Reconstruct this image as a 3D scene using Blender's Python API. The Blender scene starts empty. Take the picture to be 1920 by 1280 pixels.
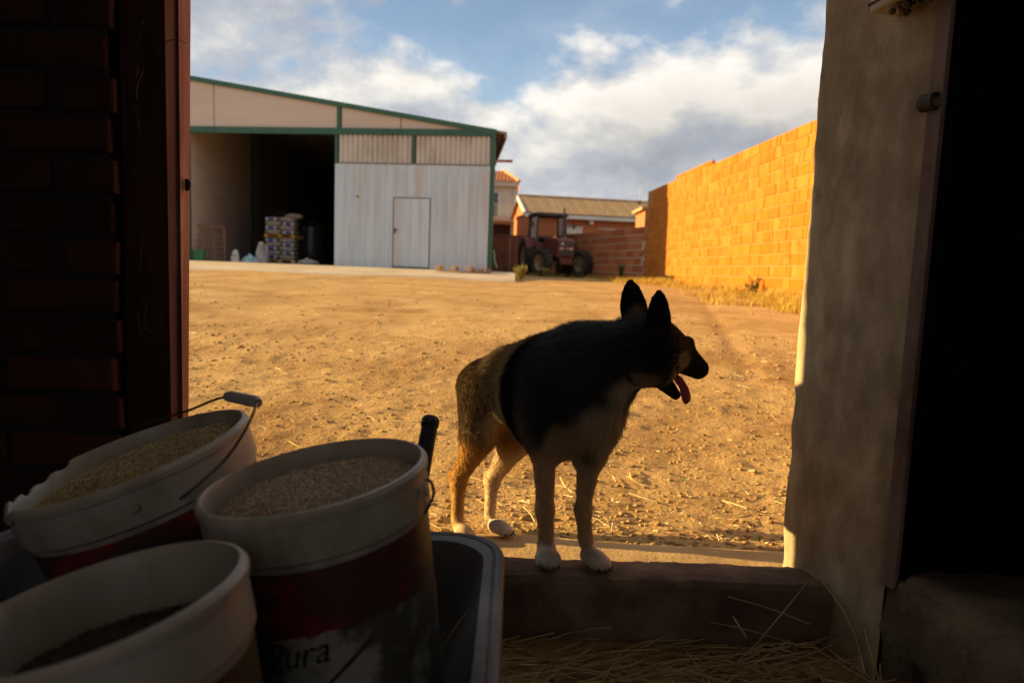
import bpy, bmesh, math, random
import numpy as np
from mathutils import Vector, Matrix, Quaternion, Euler
random.seed(7); np.random.seed(7)
R = math.radians
scene = bpy.context.scene
COL = scene.collection

# ------------------------------------------------------------------ camera
CAM_Z, PITCH, ROLL, FPX = 0.75, R(-6.0), R(2.1), 1280.0
cam_d = bpy.data.cameras.new('camera'); cam = bpy.data.objects.new('camera', cam_d); COL.objects.link(cam)
cam.rotation_mode = 'QUATERNION'
CROT = (Matrix.Rotation(R(90) + PITCH, 3, 'X') @ Matrix.Rotation(ROLL, 3, 'Z'))
cam.rotation_quaternion = CROT.to_quaternion(); cam.location = (0, 0, CAM_Z)
cam_d.sensor_width = 36.0; cam_d.lens = 24.0; cam_d.clip_start = 0.05; cam_d.clip_end = 3000
cam_d.dof.use_dof = True; cam_d.dof.focus_distance = 1.80; cam_d.dof.aperture_fstop = 3.6
scene.camera = cam
def P(u, v, D):
    """point at distance D in front of the doorway whose direction is that of a place in the photograph"""
    d = CROT @ Vector((u - 960.0, 640.0 - v, -FPX)); t = D / d.y
    return Vector((d.x * t, D, CAM_Z + d.z * t))
def PZ(u, D, z):
    a, b = -3000.0, 4000.0
    for _ in range(50):
        m = (a + b) / 2
        if P(u, m, D).z > z: a = m
        else: b = m
    return P(u, m, D)

# ------------------------------------------------------------------ sky, sun, exposure
SUN_EL = R(13.5); SUN_S = -0.14
w = bpy.data.worlds.new('World'); scene.world = w; w.use_nodes = True
wt = w.node_tree; wt.nodes.clear()
def N(t, typ, **kw):
    n = t.nodes.new(typ)
    for k, v in kw.items(): setattr(n, k, v)
    return n
def math_n(t, op, a, b=None, clamp=False):
    n = N(t, 'ShaderNodeMath', operation=op); n.use_clamp = clamp
    for i, x in enumerate((a, b)):
        if x is None: continue
        if hasattr(x, 'is_output'): t.links.new(x, n.inputs[i])
        else: n.inputs[i].default_value = x
    return n.outputs[0]
def ramp(t, fac, stops, interp='LINEAR'):
    n = N(t, 'ShaderNodeValToRGB'); n.color_ramp.interpolation = interp
    el = n.color_ramp.elements
    while len(el) < len(stops): el.new(0.5)
    for e, (p, c) in zip(el, stops):
        e.position = p; e.color = (c, c, c, 1) if isinstance(c, (int, float)) else (*c[:3], 1)
    t.links.new(fac, n.inputs[0]); return n.outputs[0]
def mix(t, fac, a, b, blend='MIX'):
    n = N(t, 'ShaderNodeMix', data_type='RGBA', blend_type=blend)
    for i, x in ((0, fac), (6, a), (7, b)):
        if hasattr(x, 'is_output'): t.links.new(x, n.inputs[i])
        elif i == 0: n.inputs[0].default_value = x
        else: n.inputs[i].default_value = (*x[:3], 1)
    return n.outputs[2]
def noise(t, vec, scale, detail=5, rough=.55, dist=0):
    n = N(t, 'ShaderNodeTexNoise'); n.inputs['Scale'].default_value = scale; n.inputs['Detail'].default_value = detail
    n.inputs['Roughness'].default_value = rough; n.inputs['Distortion'].default_value = dist
    if vec is not None: t.links.new(vec, n.inputs['Vector'])
    return n.outputs[0]
def mapping(t, vec, loc=(0,0,0), scale=(1,1,1), rot=(0,0,0)):
    n = N(t, 'ShaderNodeMapping'); n.inputs['Location'].default_value = loc; n.inputs['Scale'].default_value = scale; n.inputs['Rotation'].default_value = rot
    t.links.new(vec, n.inputs['Vector']); return n.outputs[0]
sky = N(wt, 'ShaderNodeTexSky', sky_type='NISHITA'); sky.sun_disc = False
sky.sun_elevation = SUN_EL; sky.sun_rotation = R(-90); sky.altitude = 700; sky.air_density = 1.0; sky.dust_density = 0.35; sky.ozone_density = 1.4
tc = N(wt, 'ShaderNodeTexCoord')
SKY_STRENGTH = 0.08; CLOUD = (-.3607, -.5947, 3.4243)
gen = tc.outputs['Generated']
cl = mapping(wt, gen, CLOUD, (-1, 1, 1.7))
def cloud_field(vec):
    big = noise(wt, vec, 1.9, 2, .5, .0)
    fine = noise(wt, vec, 4.8, 10, .57, .0)
    return math_n(wt, 'ADD', math_n(wt, 'MULTIPLY', big, .55), math_n(wt, 'MULTIPLY', fine, .45))
f0 = cloud_field(cl)
f1 = cloud_field(mapping(wt, cl, (.02, -.01, .055)))
sepz = N(wt, 'ShaderNodeSeparateXYZ'); wt.links.new(gen, sepz.inputs[0])
hor = ramp(wt, sepz.outputs[2], [(.0, .055), (.22, 0.0)])   # clouds crowd together towards the horizon
mask = ramp(wt, math_n(wt, 'ADD', f0, hor), [(.425, .18), (.46, .8), (.485, 1.0)])
lit = math_n(wt, 'ADD', math_n(wt, 'MULTIPLY', math_n(wt, 'SUBTRACT', f0, f1), 7.5), .45, True)
thick = ramp(wt, f0, [(.50, 1.0), (.66, .72)])
# the cloud bodies are shaded by their thickness gradient towards the light
ccol = ramp(wt, lit, [(0.0, (2.2, 2.35, 2.65)), (.4, (2.9, 3.0, 3.2)), (.75, (4.1, 4.0, 3.8)), (1.0, (5.2, 4.9, 4.5))])
ccol = mix(wt, 1.0, ccol, thick, 'MULTIPLY')
skyc = mix(wt, mask, sky.outputs[0], ccol)
bg = N(wt, 'ShaderNodeBackground'); bg.inputs[1].default_value = SKY_STRENGTH
wt.links.new(skyc, bg.inputs[0])
wo = N(wt, 'ShaderNodeOutputWorld'); wt.links.new(bg.outputs[0], wo.inputs[0])
sun_d = bpy.data.lights.new('sun', 'SUN'); sun_d.energy = 5.0; sun_d.angle = R(0.6); sun_d.color = (1.0, .69, .28)
sun = bpy.data.objects.new('sun', sun_d); COL.objects.link(sun)
sdir = Vector((math.cos(SUN_EL), SUN_S, -math.sin(SUN_EL))).normalized()
sun.rotation_euler = sdir.to_track_quat('-Z', 'Y').to_euler(); sun.location = (-30, 0, 12)
vs = scene.view_settings; vs.view_transform = 'Standard'; vs.look = 'None'; vs.gamma = 1.0; vs.exposure = 1.35; vs.use_curve_mapping = False
scene.render.engine = 'CYCLES'; cy = scene.cycles
cy.use_denoising = True; cy.max_bounces = 8; cy.diffuse_bounces = 5; cy.glossy_bounces = 3; cy.transmission_bounces = 4; cy.transparent_max_bounces = 8
cy.sample_clamp_indirect = 6.0; cy.caustics_reflective = False; cy.caustics_refractive = False

# ------------------------------------------------------------------ numpy noise
def _hash(ix, iy, iz, s):
    h = np.sin(ix * 127.1 + iy * 311.7 + iz * 74.7 + s * 19.19) * 43758.5453
    return h - np.floor(h)
def vnoise(x, y, z=None, s=0):
    x = np.asarray(x, float); y = np.asarray(y, float); z = np.zeros_like(x) if z is None else np.asarray(z, float)
    ix, iy, iz = np.floor(x), np.floor(y), np.floor(z); fx, fy, fz = x - ix, y - iy, z - iz
    fx, fy, fz = [f * f * (3 - 2 * f) for f in (fx, fy, fz)]
    r = 0
    for a in (0, 1):
        for b in (0, 1):
            for c in (0, 1):
                r = r + _hash(ix + a, iy + b, iz + c, s) * (fx if a else 1 - fx) * (fy if b else 1 - fy) * (fz if c else 1 - fz)
    return r
def fbm(x, y, z=None, oct=4, s=0, gain=.5):
    r, a, t = 0, 1, 0
    for i in range(oct):
        f = 2.03 ** i
        r = r + a * (vnoise(x * f, y * f, None if z is None else z * f, s + i * 7) - .5); t += a; a *= gain
    return r / t * 2

# ------------------------------------------------------------------ materials
MATS = {}
def mat(name, cols, scale=6, rough=.8, bump=.0, bscale=None, metal=0, rnd=0.0, stretch=(1,1,1), detail=6, spec=.35, stain=None, stain_scale=2, hue=None, attr=None, trans=None, bdist=.01):
    """noise-mixed colours with relief, optional stains, optional per-object tint"""
    if name in MATS: return MATS[name]
    m = bpy.data.materials.new(name); m.use_nodes = True; t = m.node_tree; t.nodes.clear()
    out = N(t, 'ShaderNodeOutputMaterial'); b = N(t, 'ShaderNodeBsdfPrincipled'); t.links.new(b.outputs[0], out.inputs[0])
    tc = N(t, 'ShaderNodeTexCoord'); vec = mapping(t, tc.outputs['Object'], scale=stretch)
    oi = N(t, 'ShaderNodeObjectInfo')
    if rnd or hue:
        add = N(t, 'ShaderNodeVectorMath', operation='ADD'); sc = N(t, 'ShaderNodeVectorMath', operation='SCALE')
        cmb = N(t, 'ShaderNodeCombineXYZ')
        for i in range(3): t.links.new(oi.outputs['Random'], cmb.inputs[i])
        t.links.new(cmb.outputs[0], sc.inputs[0]); sc.inputs[3].default_value = 37.0
        t.links.new(vec, add.inputs[0]); t.links.new(sc.outputs[0], add.inputs[1]); vec = add.outputs[0]
    n = noise(t, vec, scale, detail)
    k = len(cols)
    col = ramp(t, n, [(.30 + .40 * i / max(1, k - 1), c) for i, c in enumerate(cols)])
    if hue:
        hc = ramp(t, oi.outputs['Random'], [(i / max(1, len(hue) - 1), c) for i, c in enumerate(hue)])
        col = mix(t, .72, col, hc)
    if attr:
        a = N(t, 'ShaderNodeAttribute', attribute_name=attr); col = mix(t, 1.0, a.outputs['Color'], ramp(t, n, [(.3, .75), (.7, 1.15)]), 'MULTIPLY')
    if rnd:
        br = math_n(t, 'ADD', math_n(t, 'MULTIPLY', oi.outputs['Random'], rnd), 1 - rnd / 2)
        g = N(t, 'ShaderNodeCombineColor')
        for i in range(3): t.links.new(br, g.inputs[i])
        col = mix(t, 1.0, col, g.outputs[0], 'MULTIPLY')
    if stain:
        sm = ramp(t, noise(t, mapping(t, vec, (3.1, 1.7, .4)), stain_scale, 8, .62, .3), [(.50, 0.0), (.66, 1.0)])
        col = mix(t, sm, col, stain)
    t.links.new(col, b.inputs['Base Color'])
    b.inputs['Roughness'].default_value = rough; b.inputs['Metallic'].default_value = metal
    b.inputs['Specular IOR Level'].default_value = spec
    if trans: b.inputs['Transmission Weight'].default_value = trans
    if bump:
        bn = N(t, 'ShaderNodeBump'); bn.inputs['Strength'].default_value = bump; bn.inputs['Distance'].default_value = bdist
        t.links.new(noise(t, vec, bscale or scale * 6, 8, .6), bn.inputs['Height']); t.links.new(bn.outputs[0], b.inputs['Normal'])
    m.diffuse_color = (*cols[0][:3], 1)
    MATS[name] = m; return m

# ------------------------------------------------------------------ mesh building
class MB:
    def __init__(s): s.v = []; s.f = []; s.sm = []
    def add(s, vs, fs, smooth=False):
        o = len(s.v); s.v += [tuple(p) for p in vs]; s.f += [tuple(i + o for i in f) for f in fs]; s.sm += [smooth] * len(fs); return s
    def box(s, a, b, M=None):
        (x0, y0, z0), (x1, y1, z1) = a, b
        vs = [Vector(p) for p in ((x0,y0,z0),(x1,y0,z0),(x1,y1,z0),(x0,y1,z0),(x0,y0,z1),(x1,y0,z1),(x1,y1,z1),(x0,y1,z1))]
        if M is not None: vs = [M @ p for p in vs]
        return s.add(vs, [(0,3,2,1),(4,5,6,7),(0,1,5,4),(1,2,6,5),(2,3,7,6),(3,0,4,7)])
    def prism(s, poly, z0, z1, M=None):
        """polygon in xy (counter-clockwise) raised from z0 to z1; M turns it"""
        n = len(poly); vs = [Vector((x, y, z0)) for x, y in poly] + [Vector((x, y, z1)) for x, y in poly]
        if M is not None: vs = [M @ p for p in vs]
        return s.add(vs, [tuple(range(n - 1, -1, -1)), tuple(range(n, 2 * n))] + [(i, (i + 1) % n, n + (i + 1) % n, n + i) for i in range(n)])
    def tube(s, pts, r, n=10, cap=True, smooth=True):
        pts = [Vector(p) for p in pts]; rs = r if isinstance(r, (list, tuple)) else [r] * len(pts)
        ring = []; up = Vector((0, 0, 1))
        for i, p in enumerate(pts):
            d = (pts[min(i + 1, len(pts) - 1)] - pts[max(i - 1, 0)]).normalized()
            if i == 0:
                x = d.cross(up if abs(d.z) < .9 else Vector((1, 0, 0))).normalized()
            else: x = (x - d * x.dot(d)).normalized()
            y = d.cross(x)
            ring.append([p + (x * math.cos(a) + y * math.sin(a)) * rs[i] for a in [2 * math.pi * k / n for k in range(n)]])
        vs = [q for rg in ring for q in rg]; fs = []
        for i in range(len(pts) - 1):
            for k in range(n): fs.append((i * n + k, i * n + (k + 1) % n, (i + 1) * n + (k + 1) % n, (i + 1) * n + k))
        s.add(vs, fs, smooth)
        if cap: s.add(ring[0], [tuple(range(n - 1, -1, -1))]); s.add(ring[-1], [tuple(range(n))])
        return s
    def lathe(s, prof, n=48, M=None, smooth=True, closed=False, fn=None):
        """(radius, height) profile turned round z"""
        vs = []
        for r, z in prof:
            for k in range(n):
                a = 2 * math.pi * k / n; p = Vector((r * math.cos(a), r * math.sin(a), z))
                if fn: p = fn(p, a)
                vs.append(M @ p if M is not None else p)
        fs = []; m = len(prof)
        for i in range(m if closed else m - 1):
            j = (i + 1) % m
            for k in range(n): fs.append((i * n + k, i * n + (k + 1) % n, j * n + (k + 1) % n, j * n + k))
        return s.add(vs, fs, smooth)
    def disc(s, r, z, n=48, M=None):
        vs = [Vector((r * math.cos(2*math.pi*k/n), r * math.sin(2*math.pi*k/n), z)) for k in range(n)]
        return s.add([M @ p for p in vs] if M is not None else vs, [tuple(range(n))])
    def mesh(s, name):
        me = bpy.data.meshes.new(name); me.from_pydata(s.v, [], s.f)
        if any(s.sm): me.polygons.foreach_set('use_smooth', s.sm)
        me.update()
        if any(s.sm): me.set_sharp_from_angle(angle=R(38))
        return me
    def obj(s, name, material, parent=None, bevel=0, **tags):
        return link(name, s.mesh(name), material, parent, bevel, **tags)
def link(name, me, material, parent=None, bevel=0, **tags):
    if material is not None and not me.materials: me.materials.append(material)
    o = bpy.data.objects.new(name, me); COL.objects.link(o)
    if parent is not None: o.parent = parent
    if bevel:
        b = o.modifiers.new('bevel', 'BEVEL'); b.width = bevel; b.segments = 2; b.limit_method = 'ANGLE'; b.angle_limit = R(40)
    return tag(o, **tags)
def tag(o, label=None, cat=None, group=None, kind=None):
    if label: o['label'] = label
    if cat: o['category'] = cat
    if group: o['group'] = group
    if kind: o['kind'] = kind
    return o
def thing(name, loc=(0,0,0), rot=(0,0,0), parent=None, **tags):
    o = bpy.data.objects.new(name, None); COL.objects.link(o); o.location = loc; o.rotation_euler = rot; o.empty_display_size = .1
    if parent is not None: o.parent = parent
    return tag(o, **tags)
def copy_tree(o, parent=None):
    c = o.copy(); COL.objects.link(c); c.parent = parent
    for ch in [x for x in bpy.data.objects if x.parent is o]: copy_tree(ch, c)
    return c
def np_mesh(name, V, F):
    """V (n,3), F (m,k) arrays"""
    me = bpy.data.meshes.new(name); k = F.shape[1]
    me.vertices.add(len(V)); me.vertices.foreach_set('co', np.ascontiguousarray(V, np.float32).ravel())
    me.loops.add(F.size); me.loops.foreach_set('vertex_index', np.ascontiguousarray(F, np.int32).ravel())
    me.polygons.add(len(F)); me.polygons.foreach_set('loop_start', np.arange(0, F.size, k, dtype=np.int32)); me.polygons.foreach_set('loop_total', np.full(len(F), k, np.int32))
    me.update(calc_edges=True); me.validate(); return me
def grid_mesh(name, X, Y, Z, smooth=True):
    h, w_ = X.shape; V = np.stack([X, Y, Z], -1).reshape(-1, 3); i = np.arange(h * w_).reshape(h, w_)
    F = np.stack([i[:-1, :-1], i[:-1, 1:], i[1:, 1:], i[1:, :-1]], -1).reshape(-1, 4)
    me = np_mesh(name, V, F)
    if smooth: me.polygons.foreach_set('use_smooth', np.ones(len(F), bool))
    return me
# ------------------------------------------------------------------ ground of the yard
def rise(y):
    return -0.105 + 0.64 * (1 - np.exp(-np.maximum(np.asarray(y, float) - 1.92, 0) / 7.0))
def ground_z(x, y, fine=True):
    x = np.asarray(x, float); y = np.asarray(y, float)
    z = rise(y) + .05 * fbm(x / 3.1, y / 3.1, s=3, oct=2) * np.clip((y - 2.3) / 2, 0, 1)
    z = z + .03 * np.clip((x - 2.6) / 2, 0, 1)                       # a little higher along the brick wall
    if fine:
        near = np.clip(1.4 - y / 10, .42, 1) * np.clip((y - 1.98) / .25, 0, 1)
        z = z + near * (.012 * fbm(x * 2.2, y * 2.2, s=11, oct=3) + .0110 * fbm(x * 8.5, y * 8.5, s=5, oct=4, gain=.72))
        lump = vnoise(x * 14, y * 14, s=31); z = z + near * .008 * np.clip(lump - .62, 0, 1) / .38
        z = z - .016 * np.exp(-((y - 7.6 - .05 * np.sin(x * .8 + 1) - .05 * x) / .15) ** 2) * np.clip(1 - np.abs(x + 1) / 4, 0, 1) - .014 * np.exp(-((x - 1.5 - .22 * (y - 4)) / .10) ** 2) * np.clip((y - 3.2) / 2, 0, 1) * np.clip(2.2 - y / 7, 0, 1)
        z = z - .022 * np.exp(-((y - 6.0 - .06 * np.sin(x * .9) - .03 * x) / .13) ** 2) * np.clip(-x / 1.0 + .6, 0, 1)   # an old wheel rut
    z = np.where(y < 1.9, -.30 * np.clip((1.9 - y) / .1, 0, 1) + z, z)
    return z
def axis(*segs):
    a = [np.linspace(s[0], s[1], int(s[2]), endpoint=False) for s in segs]; return np.concatenate(a + [[segs[-1][1]]])
gx = axis((-400, -60, 12), (-60, -14, 24), (-14, -4, 50), (-4, 4.6, 330), (4.6, 10, 24), (10, 60, 20), (60, 400, 12))
gy = axis((-200, -20, 8), (-20, 1.9, 14), (1.9, 4.6, 150), (4.6, 9, 120), (9, 20, 110), (20, 40, 30), (40, 120, 16), (120, 900, 12))
GX, GY = np.meshgrid(gx, gy)
m_dirt = mat('dry_dirt', [(.37, .225, .088), (.48, .305, .122), (.55, .365, .16)], scale=1.6, rough=.95, bump=1.0, bscale=46, detail=10, spec=.1, stain=(.36, .205, .075), stain_scale=1.1, bdist=.014)
g = link('ground', grid_mesh('ground', GX, GY, ground_z(GX, GY)), m_dirt, kind='structure')
tag(g, 'dry ochre dirt yard littered with straw', 'ground')

# loose clods and pebbles: nobody could count them
def scatter_stones(name, n, region, smin, smax, material, **tags):
    V = []; F = []; o = 0
    base = np.array([(1,0,0),(-1,0,0),(0,1,0),(0,-1,0),(0,0,1),(0,0,-1)], float)
    tri = np.array([(0,2,4),(2,1,4),(1,3,4),(3,0,4),(2,0,5),(1,2,5),(3,1,5),(0,3,5)])
    # one split for roundness
    e = {}; v = [tuple(p) for p in base]; f2 = []
    def mid(a, b):
        k = (min(a, b), max(a, b))
        if k not in e: p = (np.array(v[a]) + v[b]); p /= np.linalg.norm(p); v.append(tuple(p)); e[k] = len(v) - 1
        return e[k]
    for a, b, c in tri:
        ab, bc, ca = mid(a, b), mid(b, c), mid(c, a); f2 += [(a, ab, ca), (ab, b, bc), (ca, bc, c), (ab, bc, ca)]
    v = np.array(v); f2 = np.array(f2)
    xs, ys = region(n)
    zs = ground_z(xs, ys)
    r = smin + (smax - smin) * np.random.rand(n) ** 5
    for i in range(n):
        s = r[i] * np.array([1 + .5 * np.random.rand(), .8 + .4 * np.random.rand(), .45 + .3 * np.random.rand()])
        a = np.random.rand() * 6.28; ca, sa = math.cos(a), math.sin(a)
        q = v * (1 + .62 * (np.random.rand(len(v), 1) - .5)) * s
        q = np.stack([q[:, 0] * ca - q[:, 1] * sa, q[:, 0] * sa + q[:, 1] * ca, q[:, 2]], -1)
        V.append(q + (xs[i], ys[i], zs[i] + s[2] * .18)); F.append(f2 + o); o += len(v)
    return link(name, np_mesh(name, np.concatenate(V), np.concatenate(F)), material, kind='stuff', **tags)
def reg_near(n):
    y = 2.06 + 4.2 * np.random.rand(n) ** 1.7; x = (np.random.rand(n) - .5) * 2 * (.85 * y + .35); return x, y
def reg_mid(n):
    y = 4.5 + 11 * np.random.rand(n) ** 1.3; x = (np.random.rand(n) - .55) * 2 * (.48 * y + .8); return np.minimum(x, 4.0), y
m_clod = mat('dirt_clod', [(.27, .165, .07), (.38, .245, .105), (.46, .31, .145)], scale=9, rough=.95, spec=.1, bump=.4, bscale=80)
scatter_stones('clods', 22000, reg_near, .0014, .0105, m_clod, label='loose clods and pebbles strewn over the near dirt', cat='clods')
scatter_stones('far_clods', 3500, reg_mid, .004, .020, m_clod, label='loose clods scattered over the far part of the yard', cat='clods')

# straw: thin bent stalks
def straw_mesh(name, items, wid=(.0012, .0028)):
    """items: list of (p0, p1, bend) -> ribbons folded in a V so they catch light from any side"""
    V = []; F = []
    for p0, p1, bd in items:
        p0 = np.array(p0); p1 = np.array(p1); d = p1 - p0; L = np.linalg.norm(d) + 1e-9; d = d / L
        sd = np.cross(d, (0, 0, 1)); nn = np.linalg.norm(sd); sd = sd / nn if nn > 1e-6 else np.array((1, 0, 0))
        up = np.cross(sd, d); wd = wid[0] + (wid[1] - wid[0]) * np.random.rand()
        for k in range(4):
            t = k / 3; c = p0 + d * L * t + (sd * bd[0] + up * bd[1]) * L * (t * (1 - t) * 4)
            V += [c - sd * wd - up * wd * .5, c + up * wd, c + sd * wd - up * wd * .5]
        o = len(V) - 12
        for k in range(3):
            a = o + k * 3
            for j in range(3): F.append((a + j, a + (j + 1) % 3, a + 3 + (j + 1) % 3, a + 3 + j))
    return np_mesh(name, np.array(V), np.array(F))
def rs(a, b): return a + (b - a) * random.random()
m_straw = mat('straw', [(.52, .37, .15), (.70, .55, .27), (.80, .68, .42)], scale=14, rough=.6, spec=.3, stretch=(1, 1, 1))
items = []
for _ in range(720):
    y = 2.10 + 5.5 * random.random() ** 2.1; x = rs(-1, 1) * (.8 * y + .3)
    if random.random() < .18: y = 2.10 + .5 * random.random() ** 1.5; x = rs(-.7, 1.3)
    L = .012 + .13 * random.random() ** 3; a = rs(-1.2, .4) if random.random() < .6 else rs(-3.1, 3.1)
    x1, y1 = x + L * math.cos(a), y + L * math.sin(a)
    if y1 < 2.08: continue
    h = .004 + .012 * random.random() ** 2
    z0 = float(ground_z(x, y)) + h; z1 = float(ground_z(x1, y1)) + h + rs(-.002, .012)
    items.append(((x, y, z0), (x1, y1, z1), (rs(-.1, .1), rs(0, .06))))
link('scattered_straw', straw_mesh('scattered_straw', items), m_straw, kind='stuff', label='dry straw stalks scattered over the dirt outside the doorway', cat='straw')
# ------------------------------------------------------------------ the barn we look out of
m_plaster = mat('grey_brown_plaster', [(.33, .255, .16), (.46, .36, .235), (.60, .48, .325)], scale=16, rough=.95, bump=.9, bscale=240, detail=12, spec=.12, stain=(.275, .205, .125), stain_scale=2.4, stretch=(1, 1, .55), bdist=.0025)
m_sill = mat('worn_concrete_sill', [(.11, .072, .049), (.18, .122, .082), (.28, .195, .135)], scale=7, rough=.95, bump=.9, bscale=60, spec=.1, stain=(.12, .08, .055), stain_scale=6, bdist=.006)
m_nearblack = mat('near_black_wall', [(.0045, .0035, .003), (.008, .006, .005)], scale=5, rough=1.0, bump=.8, bscale=30, spec=.0)  # even near-black colour
m_inbrick = mat('shade_dark_red_brick', [(.038, .0135, .0095), (.065, .024, .017)], scale=6, rough=.9, bump=.7, bscale=40, rnd=.6, spec=.1, stain=(.04, .02, .016))  # colour darkened to keep these bricks in shade despite the fill
m_inmortar = mat('shade_dark_mortar', [(.016, .011, .009), (.026, .019, .015)], scale=9, rough=.95, bump=.6)  # darkened like the bricks, their shade put into the colour
m_rust = mat('rusty_painted_steel', [(.20, .085, .062), (.28, .125, .09), (.38, .20, .15)], scale=9, rough=.75, bump=.5, bscale=60, stain=(.55, .34, .26), stain_scale=5.5, stretch=(1, 1, .22), spec=.25, bdist=.003)
m_trim = mat('worn_frame_paint', [(.20, .13, .105), (.30, .20, .165)], scale=8, rough=.8, bump=.5, bscale=50, stretch=(1, 1, .3), stain=(.13, .07, .05), stain_scale=6, bdist=.003)
m_bounce = mat('pale_bounce_wall', [(.55, .50, .42), (.66, .61, .52)], scale=2, rough=.95, bump=.4, stain=(.42, .36, .28))  # pale colour added so the unseen walls bounce light back inside
m_board = mat('pale_bounce_boards', [(.48, .43, .36), (.60, .55, .47)], scale=6, rough=.9, bump=.5, stretch=(4, .4, 1))  # made pale so the unseen roof throws ground light back down
m_floor = mat('barn_floor_dirt', [(.10, .07, .045), (.16, .115, .075)], scale=6, rough=.95, bump=.6, bscale=40)
m_dark = mat('dark_iron', [(.035, .03, .027), (.07, .055, .045)], scale=20, rough=.6, metal=.6, bump=.3, spec=.4)

barn = thing('barn', (0, 1.7, 0), label='dark old brick and plaster barn whose doorway frames the yard', cat='barn')
def bo(mb, name, m, parent=barn, bevel=0, off=(0, -1.7, 0), **t):
    o = mb.obj(name, m, parent, bevel, **t)
    o.location = off
    return o
FLOOR = -.20; TOPZ = 4.3
J0 = P(1505, 525, 1.785); J1 = P(1712, 533, 1.485)         # outer and inner corner of the reveal beside the dog
X0, X1 = J0.x, J1.x
# wall with the plastered reveal (a finely cut sheet so that its arris is chipped and wavy)
mb = MB().prism([(X0 + .03, 1.785), (5.0, 1.785), (5.0, 1.49), (X1 + .045, 1.49)], -.9, TOPZ)
jw = bo(mb, 'door_wall', m_plaster)
nz, ns = 260, 40
zz = np.linspace(-.5, TOPZ, nz); ss = np.concatenate([np.linspace(0, .12, 14), np.linspace(.14, 1, ns - 14)])
S, Zg = np.meshgrid(ss, zz)
Xr = X0 + (X1 - X0) * S; Yr = 1.785 + (1.485 - 1.785) * S
und = .006 * fbm(Zg * 2.3, S * 3, s=2, oct=3) + .0022 * fbm(Zg * 22, S * 14, s=4, oct=3)
chip = np.exp(-S / .035) * (.010 * np.clip(fbm(Zg * 7, S * 0 + .3, s=8, oct=4) + .15, 0, 1))
nx, ny = -.3, -(X1 - X0); ln = math.hypot(nx, ny); nx, ny = nx / ln, ny / ln
Xr = Xr + nx * und + chip * 1.0; Yr = Yr + ny * und - chip * .5
# flare of render where the reveal meets the low wall
back = np.stack([Xr[:, :1] + .05, Yr[:, :1] * 0 + 1.795 + 0 * Xr[:, :1]], 0)
Xa = np.concatenate([back[0], Xr], 1); Ya = np.concatenate([back[1], Yr], 1); Za = np.concatenate([Zg[:, :1], Zg], 1)
rv = link('door_reveal', grid_mesh('door_reveal', Xa, Ya, Za), m_plaster, barn); rv.location = (0, -1.7, 0)
# worn frame strip along the inner edge of the reveal
dv = Vector((X1 - X0, 1.485 - 1.785, 0)).normalized(); nv = Vector((dv.y, -dv.x, 0))
if nv.x > 0: nv = -nv
A = Vector((X1, 1.485, 0)); B = A + dv * .034
mb = MB(); zs = [.085] + [TOPZ * k / 14 for k in range(1, 15)]
mb.prism([tuple((A + nv * .010).xy), tuple((A - nv * .03).xy), tuple((B - nv * .03).xy), tuple((B + nv * .010).xy)], .075, TOPZ)
bo(mb, 'door_frame', m_trim, bevel=.002)
# inner face of the same wall beyond the frame
bo(MB().box((B.x + .002, 1.43, -.5), (5.0, 1.488, TOPZ)), 'inner_wall', m_nearblack)  # this face's lack of light is put into its near-black colour
# hinge pin on the frame: eye + shank
h = P(1742, 192, 1.47)
mb = MB(); Mh = Matrix.Translation(h) @ Matrix.Rotation(R(20), 4, 'Z')
mb.lathe([(.011, -.016), (.018, -.016), (.018, .016), (.011, .016)], 20, Mh @ Matrix.Rotation(R(90), 4, 'X'), closed=True)
mb.tube([h + Vector((.015, 0, 0)), h + Vector((.06, .01, 0))], .008)
bo(mb, 'hinge_eye', m_dark)
# small junction box high on the reveal, an old nest of mud behind it
m_box = mat('yellowed_plastic', [(.55, .47, .36), (.66, .58, .46)], scale=12, rough=.5, bump=.1)
jb = P(1700, -6, 1.535); ang = math.atan2(dv.y, dv.x)
Mj = Matrix.Translation(jb) @ Matrix.Rotation(ang, 4, 'Z') @ Matrix.Rotation(R(-6), 4, 'Y')
mb = MB().box((-.05, -.05, -.022), (.055, .02, .05), Mj)
jbo = mb.obj('junction_box', m_box, None, .006, label='small yellowed plastic junction box on the plaster reveal above the hinge eye', cat='junction box')
MB().box((-.052, -.053, -.006), (.057, .022, -.002), Mj).obj('lid_seam', m_dark, jbo)
mb = MB()
mn = mat('mud_nest', [(.12, .085, .05), (.22, .16, .1)], scale=30, rough=1, bump=1, bscale=90)
for k in range(26):
    q = Mj @ Vector((rs(-.01, .06), rs(-.035, .01), rs(-.035, -.018))); mb.lathe([(.0, -.008), (.007, -.004), (.008, .002), (.0, .008)], 7, Matrix.Translation(q))
mb.obj('mud_crust', mn, jbo)

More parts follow.
